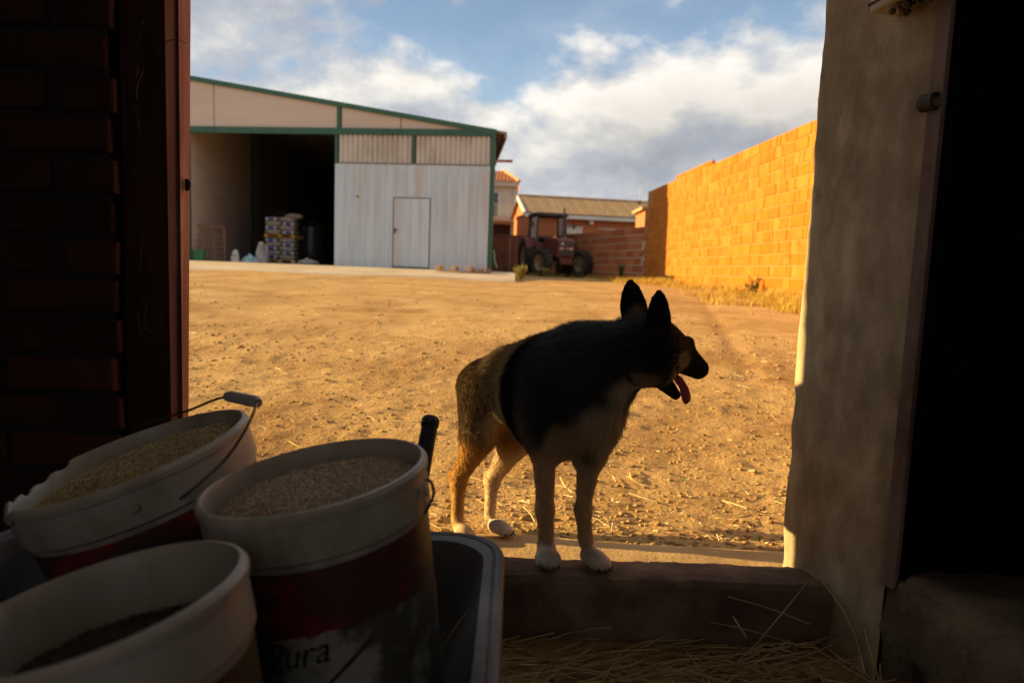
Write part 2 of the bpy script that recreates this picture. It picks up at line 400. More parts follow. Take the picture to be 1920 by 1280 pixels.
# low wall running back into the barn from the frame
L0 = P(1678, 1062, 1.47); L1 = P(1925, 1252, 1.06)
dirn = (L1 - L0).normalized(); Lend = L0 + dirn * 1.6; LZ = (L0.z + L1.z) / 2
n1, n2 = 70, 24
tt = np.linspace(0, 1, n1)
prof = [(0, FLOOR - .1), (0, -.08), (0, -.02)] + [(0, LZ - .03)] + [(.006 + .02 * (1 - math.cos(a)), LZ - .026 + .026 * math.sin(a)) for a in np.linspace(.2, math.pi / 2, 6)] + [(d_, LZ + .002) for d_ in np.linspace(.05, .7, 18)]
pd = np.array([p[0] for p in prof]); pz = np.array([p[1] for p in prof])
T, PD = np.meshgrid(tt, pd); _, PZ_ = np.meshgrid(tt, pz)
sx = L0.x + (Lend.x - L0.x) * T; sy = L0.y + (Lend.y - L0.y) * T + .02
ed = .014 * fbm(T * 22, PZ_ * 12 + PD * 9, s=9, oct=4) + .007 * fbm(T * 90, PZ_ * 60 + PD * 60, s=3, oct=2)
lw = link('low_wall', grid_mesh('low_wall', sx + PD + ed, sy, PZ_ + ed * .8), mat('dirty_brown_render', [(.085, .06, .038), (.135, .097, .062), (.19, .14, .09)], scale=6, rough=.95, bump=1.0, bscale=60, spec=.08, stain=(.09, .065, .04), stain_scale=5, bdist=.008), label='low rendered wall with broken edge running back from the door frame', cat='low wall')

# the doorstep: rounded worn concrete, two faces seen
xs = np.linspace(-1.15, X0 + .12, 190)
prof = [(y_ - .060, z_) for y_, z_ in [(1.672, FLOOR - .05), (1.672, -.12), (1.670, -.055), (1.667, -.034), (1.672, -.014), (1.684, -.003), (1.70, 0), (1.72, .002), (1.75, .001), (1.78, .0), (1.797, -.004), (1.803, -.016), (1.804, -.15)]]
pp = []
for a, b in zip(prof[:-1], prof[1:]):
    for k in range(4): pp.append((a[0] + (b[0] - a[0]) * k / 4, a[1] + (b[1] - a[1]) * k / 4))
pp.append(prof[-1]); pp = np.array(pp)
XS, PY = np.meshgrid(xs, pp[:, 0]); _, PZs = np.meshgrid(xs, pp[:, 1])
topm = np.exp(-((PZs - .0) / .05) ** 2)
dd = .004 * fbm(XS * 6, PY * 30 + PZs * 20, s=21, oct=4) + .003 * fbm(XS * 40, PY * 90 + PZs * 60, s=22, oct=3)
edge = np.exp(-((PY - 1.616) / .012) ** 2 - ((PZs + .02) / .03) ** 2) * .012 * fbm(XS * 16, PY * 0, s=25, oct=4)
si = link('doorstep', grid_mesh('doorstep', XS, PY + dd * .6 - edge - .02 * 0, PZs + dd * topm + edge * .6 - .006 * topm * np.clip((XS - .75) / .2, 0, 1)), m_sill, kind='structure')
tag(si, 'worn concrete doorstep with rounded crumbling edge', 'doorstep')

# other side of the doorway: near-black reveal, rusty steel post, inner brick face
K1 = P(236, 560, 1.44); K0 = P(316, 480, 1.975)
KX = P(316, 480, 1.93).x
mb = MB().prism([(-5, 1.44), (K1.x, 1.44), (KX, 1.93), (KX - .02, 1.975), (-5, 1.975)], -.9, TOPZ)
lw2 = bo(mb, 'side_wall', m_nearblack)
pw = (P(347.5, 480, 1.95) - P(315, 480, 1.95)).x
mb = MB().prism([(KX - .001, 1.928), (P(347.5, 480, 1.968).x, 1.968), (P(347.5, 480, 1.968).x - .004, 1.996), (KX - .03, 1.996)], -.9, TOPZ)
mb.v = [(x, y + (.038 * (z - .55) if y > 1.99 else 0), z) for x, y, z in mb.v]      # hidden outer edge leans, shaped to narrow the sunlit strip opposite

post = bo(mb, 'door_post', m_rust, bevel=.003)
lk = P(351, 347, 1.965)
mb = MB().box((-.004, -.006, -.016), (.006, .006, .016), Matrix.Translation(lk)); mb.tube([lk + Vector((.006, 0, -.012)), lk + Vector((.009, -.002, .004)), lk + Vector((.004, -.003, .014))], .0025)
bo(mb, 'latch_catch', m_dark)
mb = MB().tube([P(300, 84, 1.92), P(318, 76, 1.91), P(334, 74, 1.92), P(349, 82, 1.95)], .0012, 6)
bo(mb, 'wire', m_dark)
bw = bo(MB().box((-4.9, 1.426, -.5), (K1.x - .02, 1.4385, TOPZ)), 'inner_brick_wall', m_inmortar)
bh = .082; k = 0; z = FLOOR
bmesh_cache = {}
def brick_mesh(L, h, d, seed, bev=.004):
    key = (round(L, 3), round(h, 3), round(d, 3), seed)
    if key not in bmesh_cache:
        rnd = random.Random(seed + 100); b = bev
        x, zq = L / 2, h / 2; j = lambda: rnd.uniform(-b * .6, b * .6)
        ring0 = [(-x + j(), d, -zq + j()), (x + j(), d, -zq + j()), (x + j(), d, zq + j()), (-x + j(), d, zq + j())]
        ring1 = [(p[0], b, p[2]) for p in ring0]
        ring2 = [(p[0] - math.copysign(b, p[0]), 0, p[2] - math.copysign(b, p[2])) for p in ring0]
        vs = ring0 + ring1 + ring2; fs = [(8, 9, 10, 11)]
        for a in (0, 4):
            for i in range(4): fs.append((a + i, a + (i + 1) % 4, a + 4 + (i + 1) % 4, a + 4 + i))
        m_ = MB().add(vs, fs); bmesh_cache[key] = m_.mesh('brick')
    return bmesh_cache[key]
row = 0
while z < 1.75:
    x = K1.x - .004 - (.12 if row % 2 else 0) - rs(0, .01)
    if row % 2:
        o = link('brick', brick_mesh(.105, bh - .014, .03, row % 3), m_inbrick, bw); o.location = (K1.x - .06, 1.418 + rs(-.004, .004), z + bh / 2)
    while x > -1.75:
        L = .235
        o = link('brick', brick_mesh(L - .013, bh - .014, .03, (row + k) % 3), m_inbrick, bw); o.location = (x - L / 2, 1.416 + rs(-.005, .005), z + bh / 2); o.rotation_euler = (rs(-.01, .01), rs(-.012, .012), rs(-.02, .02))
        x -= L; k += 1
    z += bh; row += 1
# the rest of the shell: lintel, roof, floor, far walls with a wide opening at the back
bo(MB().box((-5, 1.443, 3.6), (5, 1.782, TOPZ - .002)), 'lintel', m_plaster)
bo(MB().box((-5.2, -4.7, TOPZ), (5.2, 1.79, TOPZ + .12)), 'roof', m_board)
bo(MB().box((-5.2, -4.7, FLOOR - .3), (5.2, 1.64, FLOOR)), 'floor', m_floor)
bo(MB().box((-5.2, -4.7, FLOOR), (-5.0, 1.76, TOPZ)), 'far_wall', m_bounce)
bo(MB().box((5.0, -4.7, FLOOR), (5.2, 1.48, TOPZ)), 'far_wall', m_bounce)
bo(MB().box((-5.0, -4.7, FLOOR), (-1.6, -4.5, TOPZ)), 'far_wall', m_bounce); bo(MB().box((2.0, -4.7, FLOOR), (5.0, -4.5, TOPZ)), 'far_wall', m_bounce)
bo(MB().box((-1.6, -4.7, 3.8), (2.0, -4.5, TOPZ)), 'far_wall', m_bounce); bo(MB().box((-1.6, -4.7, FLOOR), (2.0, -4.5, 1.1)), 'far_wall', m_bounce)

# paved strip outside the step
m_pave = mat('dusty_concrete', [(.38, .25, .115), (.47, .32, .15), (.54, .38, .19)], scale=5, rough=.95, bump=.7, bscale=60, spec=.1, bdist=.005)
xs = np.linspace(-2.2, 2.4, 160); ts = np.linspace(0, 1, 30)
XS, T = np.meshgrid(xs, ts); far = 2.085 + .05 * fbm(XS * 1.7, XS * 0, s=41, oct=3) - .045 * np.clip(XS - .1, 0, 1) 
YS = 1.738 + (far - 1.738) * T
ZS = -.088 + .004 * fbm(XS * 3, YS * 3, s=43, oct=2) + .002 * fbm(XS * 30, YS * 30, s=44, oct=2) - .05 * (T > .985) + .005
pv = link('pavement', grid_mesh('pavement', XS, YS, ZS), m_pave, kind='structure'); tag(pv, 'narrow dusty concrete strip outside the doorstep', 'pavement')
PAVE_Z = -.083

# straw bedding on the barn floor, heaped against the step and the low wall
items = []
for _ in range(2000):
    x = rs(-.1, .92); y = rs(.75, 1.60)
    hgt = .03 + .10 * max(0, (x - .35)) + .06 * max(0, y - 1.3)
    L = .04 + .24 * random.random() ** 1.3; a = rs(-.5, .5) if random.random() < .7 else rs(-3, 3); el = rs(-.15, .22)
    z0 = FLOOR + .005 + hgt * random.random()
    p1 = [x + L * math.cos(a), y + L * math.sin(a), max(FLOOR + .004, z0 + L * math.sin(el))]
    p1[1] = min(p1[1], 1.602)
    if p1[0] > .80 + (1.66 - p1[1]) * .42: continue
    items.append(((x, y, z0), p1, (rs(-.06, .06), rs(-.02, .04))))
def stalk(u0, v0, D0, u1, v1, D1, b=(.03, .04)):
    items.append((P(u0, v0, D0), P(u1, v1, D1), b))
stalk(1402, 1225, 1.42, 1521, 1082, 1.54); stalk(1543, 1090, 1.59, 1622, 1262, 1.34, (-.06, .02)); stalk(1365, 1118, 1.56, 1520, 1170, 1.50)
stalk(1330, 1165, 1.49, 1500, 1210, 1.44); stalk(1620, 1175, 1.39, 1650, 1280, 1.3); stalk(1375, 1155, 1.54, 1400, 1195, 1.46); stalk(1360, 1280, 1.24, 1480, 1200, 1.38)
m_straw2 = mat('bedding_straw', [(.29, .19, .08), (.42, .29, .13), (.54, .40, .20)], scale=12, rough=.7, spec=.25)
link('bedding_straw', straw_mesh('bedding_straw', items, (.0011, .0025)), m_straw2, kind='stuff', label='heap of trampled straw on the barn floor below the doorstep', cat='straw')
# wisps and cobweb threads hanging in the dark corner
items = []
for (u, v) in [(268, 40), (262, 130), (246, 200), (268, 300), (258, 470), (246, 560), (250, 620), (262, 700), (240, 640), (270, 590), (236, 720)]:
    for _ in range(3):
        p = P(u + rs(-14, 14), v + rs(-25, 25), 1.56 + rs(-.03, .05)); L = rs(.02, .10)
        items.append((p, p + Vector((rs(-.4, .5), rs(-.3, .1), rs(-1, .4))) * L, (rs(-.2, .2), rs(-.2, .2))))
link('hanging_wisps', straw_mesh('hanging_wisps', items, (.0003, .0008)), mat('grey_web', [(.10, .08, .05), (.16, .12, .08)], rough=.9), kind='stuff', label='dusty straw wisps and cobweb threads hanging beside the rusty post', cat='straw')
# ------------------------------------------------------------------ sunlit brick wall along the yard
m_brick = mat('orange_brick', [(.42, .15, .018), (.50, .195, .03)], scale=7, rough=.9, bump=.35, bscale=60, spec=.12, hue=[(.41, .128, .010), (.45, .155, .013), (.47, .18, .026), (.40, .122, .012), (.47, .19, .040)], rnd=.16, stain=(.33, .115, .02), stain_scale=3.5)
m_mort = mat('brick_mortar', [(.37, .18, .045), (.45, .235, .075)], scale=8, rough=.95, bump=.5)
W0 = Vector((4.98, 10.6, 0)); WD = Vector((-.085, 1, 0)).normalized()    # a point on the wall's foot and its direction
W0 = P(1524, 380, 11.2); W0.z = 0
W1 = P(1240, 450, 20.0); W1.z = 0
WD = (W1 - W0).normalized()
WANG = math.atan2(WD.y, WD.x)
W_FAR = 22.1; T0, T1 = -8.0, (W_FAR - W0.y) / WD.y
CH = .213; ZB = .14; NC = 15
wall = thing('brick_wall', tuple(W0 + WD * T0), (0, 0, WANG), label='tall orange brick yard wall with stepped top in full sunlight', cat='brick wall')
# local: x along the wall (away from us), y = +left of travel -> faces the yard
LEN = T1 - T0
def t_of(u):   # distance along wall for a photo column
    d = P(u, 420, 1.0); a = d.x; # x = a*y
    t = (a * W0.y - W0.x) / (WD.x - a * WD.y); return t - T0
top_step = t_of(1328); t_1240 = t_of(1262); t_end = t_of(1212)
ZTOP = ZB + NC * CH
# visible bricks
mb = MB().box((0, -.24, ZB - .6), (LEN - .25, -.012, ZTOP - .004)); mb.box((top_step + .35, -.24, ZTOP - .004), (t_1240, -.012, ZTOP + CH * .5 - .006))
mb.obj('mortar_core', m_mort, wall)
bl = []
for c in range(NC + 1):
    z = ZB + c * CH; hh = CH
    x = 0.0 if c < NC else top_step; xe = LEN - (.25 if c % 2 else .08)
    rr = random.Random(c * 13 + 5)
    if c == NC: xe = t_1240; hh = CH * .5
    if c >= 11: xe -= (c - 10) * .22
    if c == NC: xe = t_1240
    runs = rr.random() < .35
    while x < xe - .05:
        L = rr.choice([.48, .48, .30, .30, .24, .15, .15, .12, .30] if not runs else [.48, .48, .48, .30])
        L = min(L, xe - x); 
        if L < .05: break
        bl.append((x + L / 2, z + hh / 2, L, hh)); x += L
def wall_pt(xl, zl): return W0 + WD * (T0 + xl) + Vector((0, 0, zl))
def brick_size(b):
    p = wall_pt(b[0], b[1]); 
    if p.x / p.y > .4265: return -1
    return b[2] / p.y ** 2
bl.sort(key=brick_size, reverse=True)
far_mb = MB()
for i, (x, z, L, hh) in enumerate(bl):
    M = Matrix.Translation((x, -.0 + random.uniform(-.006, .006), z)) @ Matrix.Rotation(math.pi, 4, 'Z') @ Matrix.Rotation(random.uniform(-.006, .006), 4, 'Y')
    # mesh faces -y at y=0 with depth along +y; after the half turn its face points to +y of the wall
    me = brick_mesh(L - .018, hh - .02, .05, i % 2, .005)
    if i < 300:
        o = link('brick', me, m_brick, wall); o.matrix_local = M
    else:
        far_mb.add([M @ v.co for v in me.vertices], [tuple(p.vertices) for p in me.polygons])
far_mb.obj('remaining_bricks', m_brick, wall, kind='stuff')
# pale rendered foot of the wall
m_foot = mat('rough_footing', [(.42, .30, .19), (.55, .42, .28)], scale=5, rough=.95, bump=.6)
MB().box((0, -.2, ZB - .6), (LEN - .6, .03, .50)).obj('footing', m_foot, wall, .01)

# low shaded brick wall closing the yard behind the tractor
m_lowbrick = mat('dull_red_brick', [(.36, .125, .05), (.44, .165, .07)], scale=6, rough=.9, bump=.3, spec=.1, hue=[(.36, .115, .045), (.43, .155, .065), (.47, .19, .085)], rnd=.15)
C0 = P(1207, 470, 22.0); C1 = P(1040, 470, 30.0); C0.z = C1.z = 0
LD = (C1 - C0); LL = LD.length; LANG = math.atan2(LD.y, LD.x)
low = thing('brick_wall', tuple(C0), (0, 0, LANG), label='low dull red brick wall with pale joints behind the tractor', cat='brick wall')
zb, zt = .30, P(1207, 424, 22.0).z; nc = 8; ch = (zt - zb) / nc
MB().box((0, -.2, zb - .5), (LL, -.012, zt - .01)).obj('mortar_core', mat('pale_mortar', [(.50, .40, .32), (.58, .48, .38)], scale=8, rough=.95), low)
for c in range(nc):
    x = 0 if c % 2 else -.0; first = True; gap = c in (3, 5)
    while x < LL - .05:
        L = .5 if not first or c % 2 else .25
        if first and gap: x += .16
        first = False; L = min(L, LL - x)
        me = brick_mesh(L - .012, ch - .035, .05, c % 2, .004)
        o = link('brick', me, m_lowbrick, low); o.matrix_local = Matrix.Translation((x + L / 2, 0, zb + (c + .5) * ch)) @ Matrix.Rotation(math.pi, 4, 'Z'); x += L
# rusty sheet gate between the shed and the tractor
m_gate = mat('rusty_brown_sheet', [(.19, .065, .035), (.27, .10, .05)], scale=4, rough=.8, bump=.2, stain=(.15, .05, .03), stretch=(1, 1, .4))
g0 = P(912, 470, 31.0); g1 = P(1045, 470, 31.0); gt = P(940, 441, 31.0).z
gate = thing('sheet_gate', ((g0.x + g1.x) / 2, 31, .3), label='rust brown sheet metal gate closing the yard beside the shed', cat='gate')
wd = (g1.x - g0.x) / 2
n = 12
for i in range(n):
    MB().box((-wd + i * 2 * wd / n + .008, -.02 - .012 * (i % 2), 0), (-wd + (i + 1) * 2 * wd / n - .008, .02, gt - .3)).obj('panel', m_gate, gate, .006)
MB().box((-wd, -.05, gt - .36), (wd, -.0325, gt - .28)).obj('rail', m_gate, gate)
MB().box((-wd, -.05, .25), (wd, -.0325, .33)).obj('rail', m_gate, gate)
# ------------------------------------------------------------------ steel shed across the yard
FD = 20.6
m_green = mat('green_painted_steel', [(.028, .095, .066), (.04, .125, .088)], scale=3, rough=.45, bump=.05, rnd=.1)
m_sheet = mat('weathered_white_sheet', [(.385, .49, .59), (.45, .56, .66), (.51, .615, .71)], scale=2.2, rough=.5, bump=.05, stain=(.42, .44, .44), stain_scale=1.2, stretch=(2.2, 1, .28), rnd=.10, spec=.4)
m_gable = mat('cream_sandwich_panel', [(.50, .43, .37), (.57, .50, .43)], scale=1.2, rough=.6, stretch=(.3, 1, 3), rnd=.06, bump=.03)
m_corr = mat('translucent_corrugated', [(.50, .49, .46), (.60, .59, .55)], scale=2, rough=.5, stretch=(1, 1, .4), stain=(.44, .41, .36))
m_inner = mat('shed_lining', [(.50, .44, .38), (.58, .52, .45)], scale=1.5, rough=.6, stretch=(1, .4, 1.5), rnd=.06)
m_dgrey = mat('shed_dark_metal', [(.05, .047, .043), (.08, .075, .07)], scale=3, rough=.8)
m_conc = mat('pale_yard_concrete', [(.46, .37, .27), (.55, .45, .34)], scale=1.4, rough=.95, bump=.3, bscale=25, stain=(.40, .31, .21), stain_scale=.9)
m_eave = mat('brown_eave_sheet', [(.21, .15, .12), (.27, .20, .16)], scale=2, rough=.7)
TH = -.12; XR = P(922, 380, FD).x
def fp(u, v):                                          # a place in the photograph -> the shed's front, which stands slightly askew
    a = P(u, v, 1.0).x; D = (FD - TH * XR) / (1 - TH * a); p = P(u, v, D); return Vector((XR + (p.x - XR) / math.cos(math.atan(TH)), FD, p.z))
xr = fp(922, 380).x; xo = fp(630, 380).x; xl = fp(357, 370).x
zbm0, zbm1 = fp(640, 253).z, fp(640, 241).z            # beam over the opening
zg = fp(640, 498.5).z                                  # shed floor
ra = fp(347, 141); rb = fp(926, 243); slope = (rb.z - ra.z) / (rb.x - ra.x)
def zr(x): return rb.z + (x - rb.x) * slope            # top of the rafter
shed = thing('steel_shed', (xr, FD, zg), (0, 0, math.atan(TH)), label='white and green steel shed with one bay open', cat='shed')
def so(mb, name, m, parent=None, bevel=0, **t):
    mb.v = [(x - .212 * max(0, y - FD), y, z) for x, y, z in mb.v]      # the bays run back slightly askew to the front
    o = mb.obj(name, m, parent or shed, bevel, **t)
    if parent is None: o.location = (-xr, -FD, -zg)
    return o
Y = FD
RIDGE = -11.5; XL2 = -19.0
mb = MB()
# rafter (sloped), ridge is hidden behind the barn post
def sl(x0, x1, dz0, dz1, y0, y1):
    return [(x0, y0, zr(x0) + dz0), (x1, y0, zr(x1) + dz0), (x1, y1, zr(x1) + dz0), (x0, y1, zr(x0) + dz0), (x0, y0, zr(x0) + dz1), (x1, y0, zr(x1) + dz1), (x1, y1, zr(x1) + dz1), (x0, y1, zr(x0) + dz1)]
BF = [(0,3,2,1),(4,5,6,7),(0,1,5,4),(1,2,6,5),(2,3,7,6),(3,0,4,7)]
so(MB().add(sl(RIDGE, xr + .10, -.14, 0, Y - .10, Y + .02), BF), 'rafter', m_green, bevel=.01)
so(MB().box((XL2, Y - .085, zbm0), (xr - .065, Y + .05, zbm1)), 'beam', m_green, bevel=.01)
for u, w_, zt in ((637, .12, None),):
    x = fp(u, 220).x; so(MB().box((x - .06, Y - .07, zbm1), (x + .06, Y + .02, zr(x) - .13)), 'post', m_green)
xm = fp(637, 220).x
for a, b in ((RIDGE, fp(402, 190).x), (fp(402, 190).x, xm - .06), (xm + .06, fp(752, 238).x), (fp(752, 238).x, xr - .062)):
    za, zb_ = zr(a) - .13, zr(b) - .13
    so(MB().add([(a + .012, Y - .03, zbm1), (b - .012, Y - .03, zbm1), (b - .012, Y - .03, max(zb_, zbm1 + .01)), (a + .012, Y - .03, za), (a + .012, Y, zbm1), (b - .012, Y, zbm1), (b - .012, Y, max(zb_, zbm1 + .01)), (a + .012, Y, za)], BF), 'gable_panel', m_gable, bevel=.008)
so(MB().box((xr - .06, Y - .09, zg - .1), (xr + .07, Y + .06, zr(xr) - .05)), 'post', m_green, bevel=.01)
so(MB().box((xo - .02, Y - .075, zg - .1), (xo + .06, Y + .06, zbm0)), 'post', m_green)
so(MB().box((xl - .16, Y - .08, zg - .1), (xl, Y + .06, zbm0)), 'post', m_green, bevel=.01)
so(MB().box((XL2, Y - .03, zg - .1), (xl - .17, Y, zbm0 - .002)), 'front_panel', m_sheet)
# corrugated lights over the closed bay
z0c, z1c = fp(700, 306).z, fp(700, 256).z - .02
xa, xb, xc, xd = xo + .062, fp(774, 285).x, fp(779, 285).x, xr - .062
for a, b in ((xa, xb), (xc, xd)):
    n = 15 * 6; xs = np.linspace(a, b, n + 1); ys = Y - .02 + .045 * np.cos((xs - a) / (b - a) * 15 * 2 * math.pi)
    X_, Z_ = np.meshgrid(xs, np.array([z0c, zbm0])); Y_, _ = np.meshgrid(ys, [0, 1])
    so_ = link('corrugated_panel', grid_mesh('corrugated_panel', X_, Y_, Z_), m_corr, shed); so_.location = (-xr, -FD, -zg)
so(MB().box((xb + .003, Y - .06, z0c), (xc - .003, Y, zbm0)), 'mullion', m_green)
so(MB().box((xa, Y - .055, z0c - .05), (xd, Y - .002, z0c + .01)), 'rail', mat('dull_rail', [(.20, .19, .14), (.26, .24, .18)], rough=.7))
# closed bay: upright sheets, each one its own piece, with a door among them
dx0, dx1, dzt = fp(740, 440).x, fp(806, 440).x, fp(772, 373).z
n = 15; seams = [xo + (xr - .065 - xo) * i / n for i in range(n + 1)]
ztop = z0c - .05
for a, b in zip(seams[:-1], seams[1:]):
    for (p, q, lo) in ((a, min(b, dx0 - .03), zg), (max(a, dx1 + .03), b, zg), (max(a, dx0 - .03), min(b, dx1 + .03), dzt + .03)):
        if q - p > .02:
            so(MB().box((p + .0015, Y - .10 - rs(0, .006), lo - .02), (q - .0015, Y - .06, ztop)), 'sheet', m_sheet, bevel=.002)
door = thing('door', parent=shed, loc=(-xr, -FD, -zg))
nd = 4
for i in range(nd):
    a = dx0 + (dx1 - dx0) * i / nd; b = dx0 + (dx1 - dx0) * (i + 1) / nd
    so(MB().box((a + .0015, Y - .115, zg + .05), (b - .0015, Y - .07, dzt)), 'sheet', m_sheet, door, .002)
m_dframe = mat('door_frame_green', [(.09, .11, .085), (.13, .15, .11)], rough=.6)
so(MB().box((dx0 - .03, Y - .118, zg), (dx0 - .002, Y - .06, dzt + .03)).box((dx1 + .002, Y - .118, zg), (dx1 + .03, Y - .06, dzt + .03)).box((dx0 - .002, Y - .118, dzt + .002), (dx1 + .002, Y - .06, dzt + .03)), 'frame', m_dframe, door)
so(MB().box((dx0, Y - .122, zg - .02), (dx1, Y - .065, zg + .047)), 'threshold', m_green, door)
hz = fp(742, 433).z
so(MB().box((dx0 + .02, Y - .13, hz - .08), (dx0 + .06, Y - .1155, hz + .08)).tube([(dx0 + .04, Y - .13, hz + .02), (dx0 + .04, Y - .16, hz + .02), (dx0 + .14, Y - .16, hz + .02)], .012), 'handle', m_dark, door)
bp = fp(673, 369); so(MB().box((bp.x - .035, Y - .12, bp.z - .02), (bp.x + .03, Y - .1065, bp.z + .02)), 'patch_plate', m_dark)
# roof with overhanging eave, inside lining, floor, back
DEP = 24.0; OV = .34
so(MB().add(sl(RIDGE, xr + OV, -.07, -.004, Y + .025, Y + DEP), BF), 'roof', m_eave)
so(MB().box((xr + OV - .02, Y + .02, zr(xr + OV) - .2), (xr + OV + .05, Y + DEP, zr(xr + OV) - .01)), 'gutter', m_eave)
so(MB().box((xr - .02, Y + .062, zg - .2), (xr + .05, Y + DEP, zr(xr) + .0)), 'side_wall', m_eave)
bq = fp(925, 298); so(MB().box((xr + .06, Y + .3, bq.z - .04), (fp(963, 298).x, Y + .38, bq.z + .03)), 'steel_bracket', m_rust)
# far slope of the roof
so(MB().add([(XL2, Y - .14, zr(RIDGE) - (RIDGE - XL2) * .155), (RIDGE, Y - .14, zr(RIDGE) + .09), (RIDGE, Y + DEP, zr(RIDGE) + .09), (XL2, Y + DEP, zr(RIDGE) - (RIDGE - XL2) * .155)], [(0, 1, 2, 3)]), 'roof', m_eave)
so(MB().box((XL2 - .05, Y, zg - .2), (XL2, Y + DEP, zbm1)), 'side_wall', m_eave)
so(MB().add([(XL2, Y - .03, zbm1), (RIDGE - .02, Y - .03, zbm1), (RIDGE - .02, Y - .03, zr(RIDGE) - .1), (XL2, Y - .03, zr(RIDGE) - (RIDGE - XL2) * .155 - .1)], [(0, 1, 2, 3)]), 'gable_panel', m_gable)
yseams = [Y + .08] + [Y + 3.2 * k for k in range(1, 8)] + [Y + DEP - .1]
aq = P(470, 400, 1.0).x; yseams[1] = (xl + .092 * FD) / (aq + .092) + .4
for a, b in zip(yseams[:-1], yseams[1:]):
    for zq0, zq1 in ((zg, zg + 1.15), (zg + 1.16, zg + 2.35), (zg + 2.36, zr(xl) - .02)):
        so(MB().box((xl - .08, a + .03, zq0), (xl, b - .03, zq1)), 'lining_panel', m_inner)
    so(MB().box((xl - .09, b - .09, zg), (xl + .08, b + .03, zr(xl) - .02)), 'inner_post', m_green)
    so(MB().add(sl(xl, xr, -.32, -.02, b - .05, b + .05), BF), 'inner_rafter', m_dgrey)
so(MB().box((xl, Y + DEP - .1, zg), (xr, Y + DEP, zr(xl))), 'back_wall', m_dgrey)
so(MB().box((xo + .1, Y + .5, zg), (xo + .16, Y + 13, zr(xo) - .33)), 'partition', m_dgrey)
so(MB().box((XL2, Y - .02, zg - .4), (xr, Y + DEP, zg)), 'floor', m_conc)

# concrete apron sloping down to the dirt
xs = np.linspace(-24, P(966, 515, 17.0).x, 90); ts = np.linspace(0, 1, 24)
XS, T = np.meshgrid(xs, ts); ye = 16.3 + .05 * fbm(XS * 1.3, XS * 0, s=61, oct=3)
YS = ye + (FD + 1.6 - ye) * T
z_edge = float(rise(16.3)) + .035
ZS = z_edge + (zg - .004 - z_edge) * np.clip((YS - 16.3) / 4.3, 0, 1) ** .9; ZS[0] -= .25; ZS[-1] -= .03
ap = link('concrete_apron', grid_mesh('concrete_apron', XS, YS, ZS), m_conc, kind='structure'); tag(ap, 'pale concrete apron in front of the steel shed', 'apron')
def apron_z(y): return z_edge + (zg - z_edge) * min(1, (y - 16.3) / 4.3) ** .9

# ---- things on and in the shed
m_pal = mat('pallet_wood', [(.52, .38, .21), (.64, .49, .29)], scale=5, rough=.85, bump=.2, rnd=.3, stretch=(.4, 3, 3))
m_opal = mat('orange_pallet_wood', [(.42, .24, .07), (.50, .30, .09)], scale=5, rough=.85, rnd=.2)
def pallet(loc, L, W, rz, label, m, h=.13):
    t = thing('pallet', loc, (0, 0, rz), label=label, cat='pallet')
    for i in range(7):
        y = -W / 2 + i * (W - .1) / 6; MB().box((-L / 2, y, h - .02), (L / 2, y + .1, h)).obj('plank', m, t, .003)
    for x in (-L / 2, -.07, L / 2 - .14):
        for y in (-W / 2, -.05, W / 2 - .1): MB().box((x, y, .022), (x + .14, y + .1, h - .022)).obj('block', m, t, .003)
    for y in (-W / 2, -.05, W / 2 - .1): MB().box((-L / 2, y, 0), (L / 2, y + .1, .02)).obj('plank', m, t, .003)
    return t
pc = P(852, 505, 19.4); pallet((pc.x, 19.45, apron_z(19.4) + .012), 1.0, .9, -.02, 'bleached wooden pallet lying flat on the apron before the shed door', m_pal, .16)
pc = P(902, 505, 19.5); pallet((pc.x, 19.5, apron_z(19.5) + .012), .58, .9, .03, 'short brown slatted pallet lying flat on the apron at the shed corner', mat('brown_pallet_wood', [(.28, .16, .09), (.36, .22, .13)], scale=5, rough=.85, rnd=.2), .10)

# sacks stacked on pallets inside the open bay
m_sack = mat('paper_sack', [(.34, .30, .26), (.44, .40, .36)], scale=8, rough=.6, bump=.4, bscale=25, rnd=.15)
m_blue = mat('blue_print', [(.035, .075, .26), (.05, .10, .32)], scale=8, rough=.5, rnd=.2)
m_white = mat('white_print', [(.50, .49, .46), (.58, .56, .54)], scale=8, rough=.5)
def sack_mesh(L, W, H):
    nx, ny = 14, 8; V = []; F = []
    def pt(i, j, s):
        a, b = i / nx * 2 - 1, j / ny * 2 - 1
        e = (1 - abs(a) ** 4) ** .5 * (1 - abs(b) ** 5) ** .5
        return (a * L / 2 * (1 - .03 * b * b), b * W / 2, s * H / 2 * e + .006 * math.sin(7 * a + 5 * b))
    for s in (1, -1):
        o = len(V); V += [pt(i, j, s) for j in range(ny + 1) for i in range(nx + 1)]
        for j in range(ny):
            for i in range(nx):
                q = (o + j * (nx + 1) + i, o + j * (nx + 1) + i + 1, o + (j + 1) * (nx + 1) + i + 1, o + (j + 1) * (nx + 1) + i); F.append(q if s > 0 else q[::-1])
    return MB().add(V, F, True).mesh('sack')
SK = sack_mesh(.60, .46, .165)
st = P(524, 450, 23.8); y0 = 23.8
stack_x = st.x; zb2 = zg
pallet((stack_x, y0 + .5, zg + .002), 1.06, 1.0, .0, 'wooden pallet on the shed floor under the sack stack', m_pal)
def sack(x, y, z, rz, lbl):
    t = thing('feed_sack', (x, y, z), (rs(-.02, .02), rs(-.02, .02), rz + rs(-.03, .03)), label=lbl, cat='sack', group='feed sacks stacked in the shed')
    link('bag', SK, m_sack, t); return t
NTH = ['lowest', 'second', 'third', 'fourth', 'fifth']
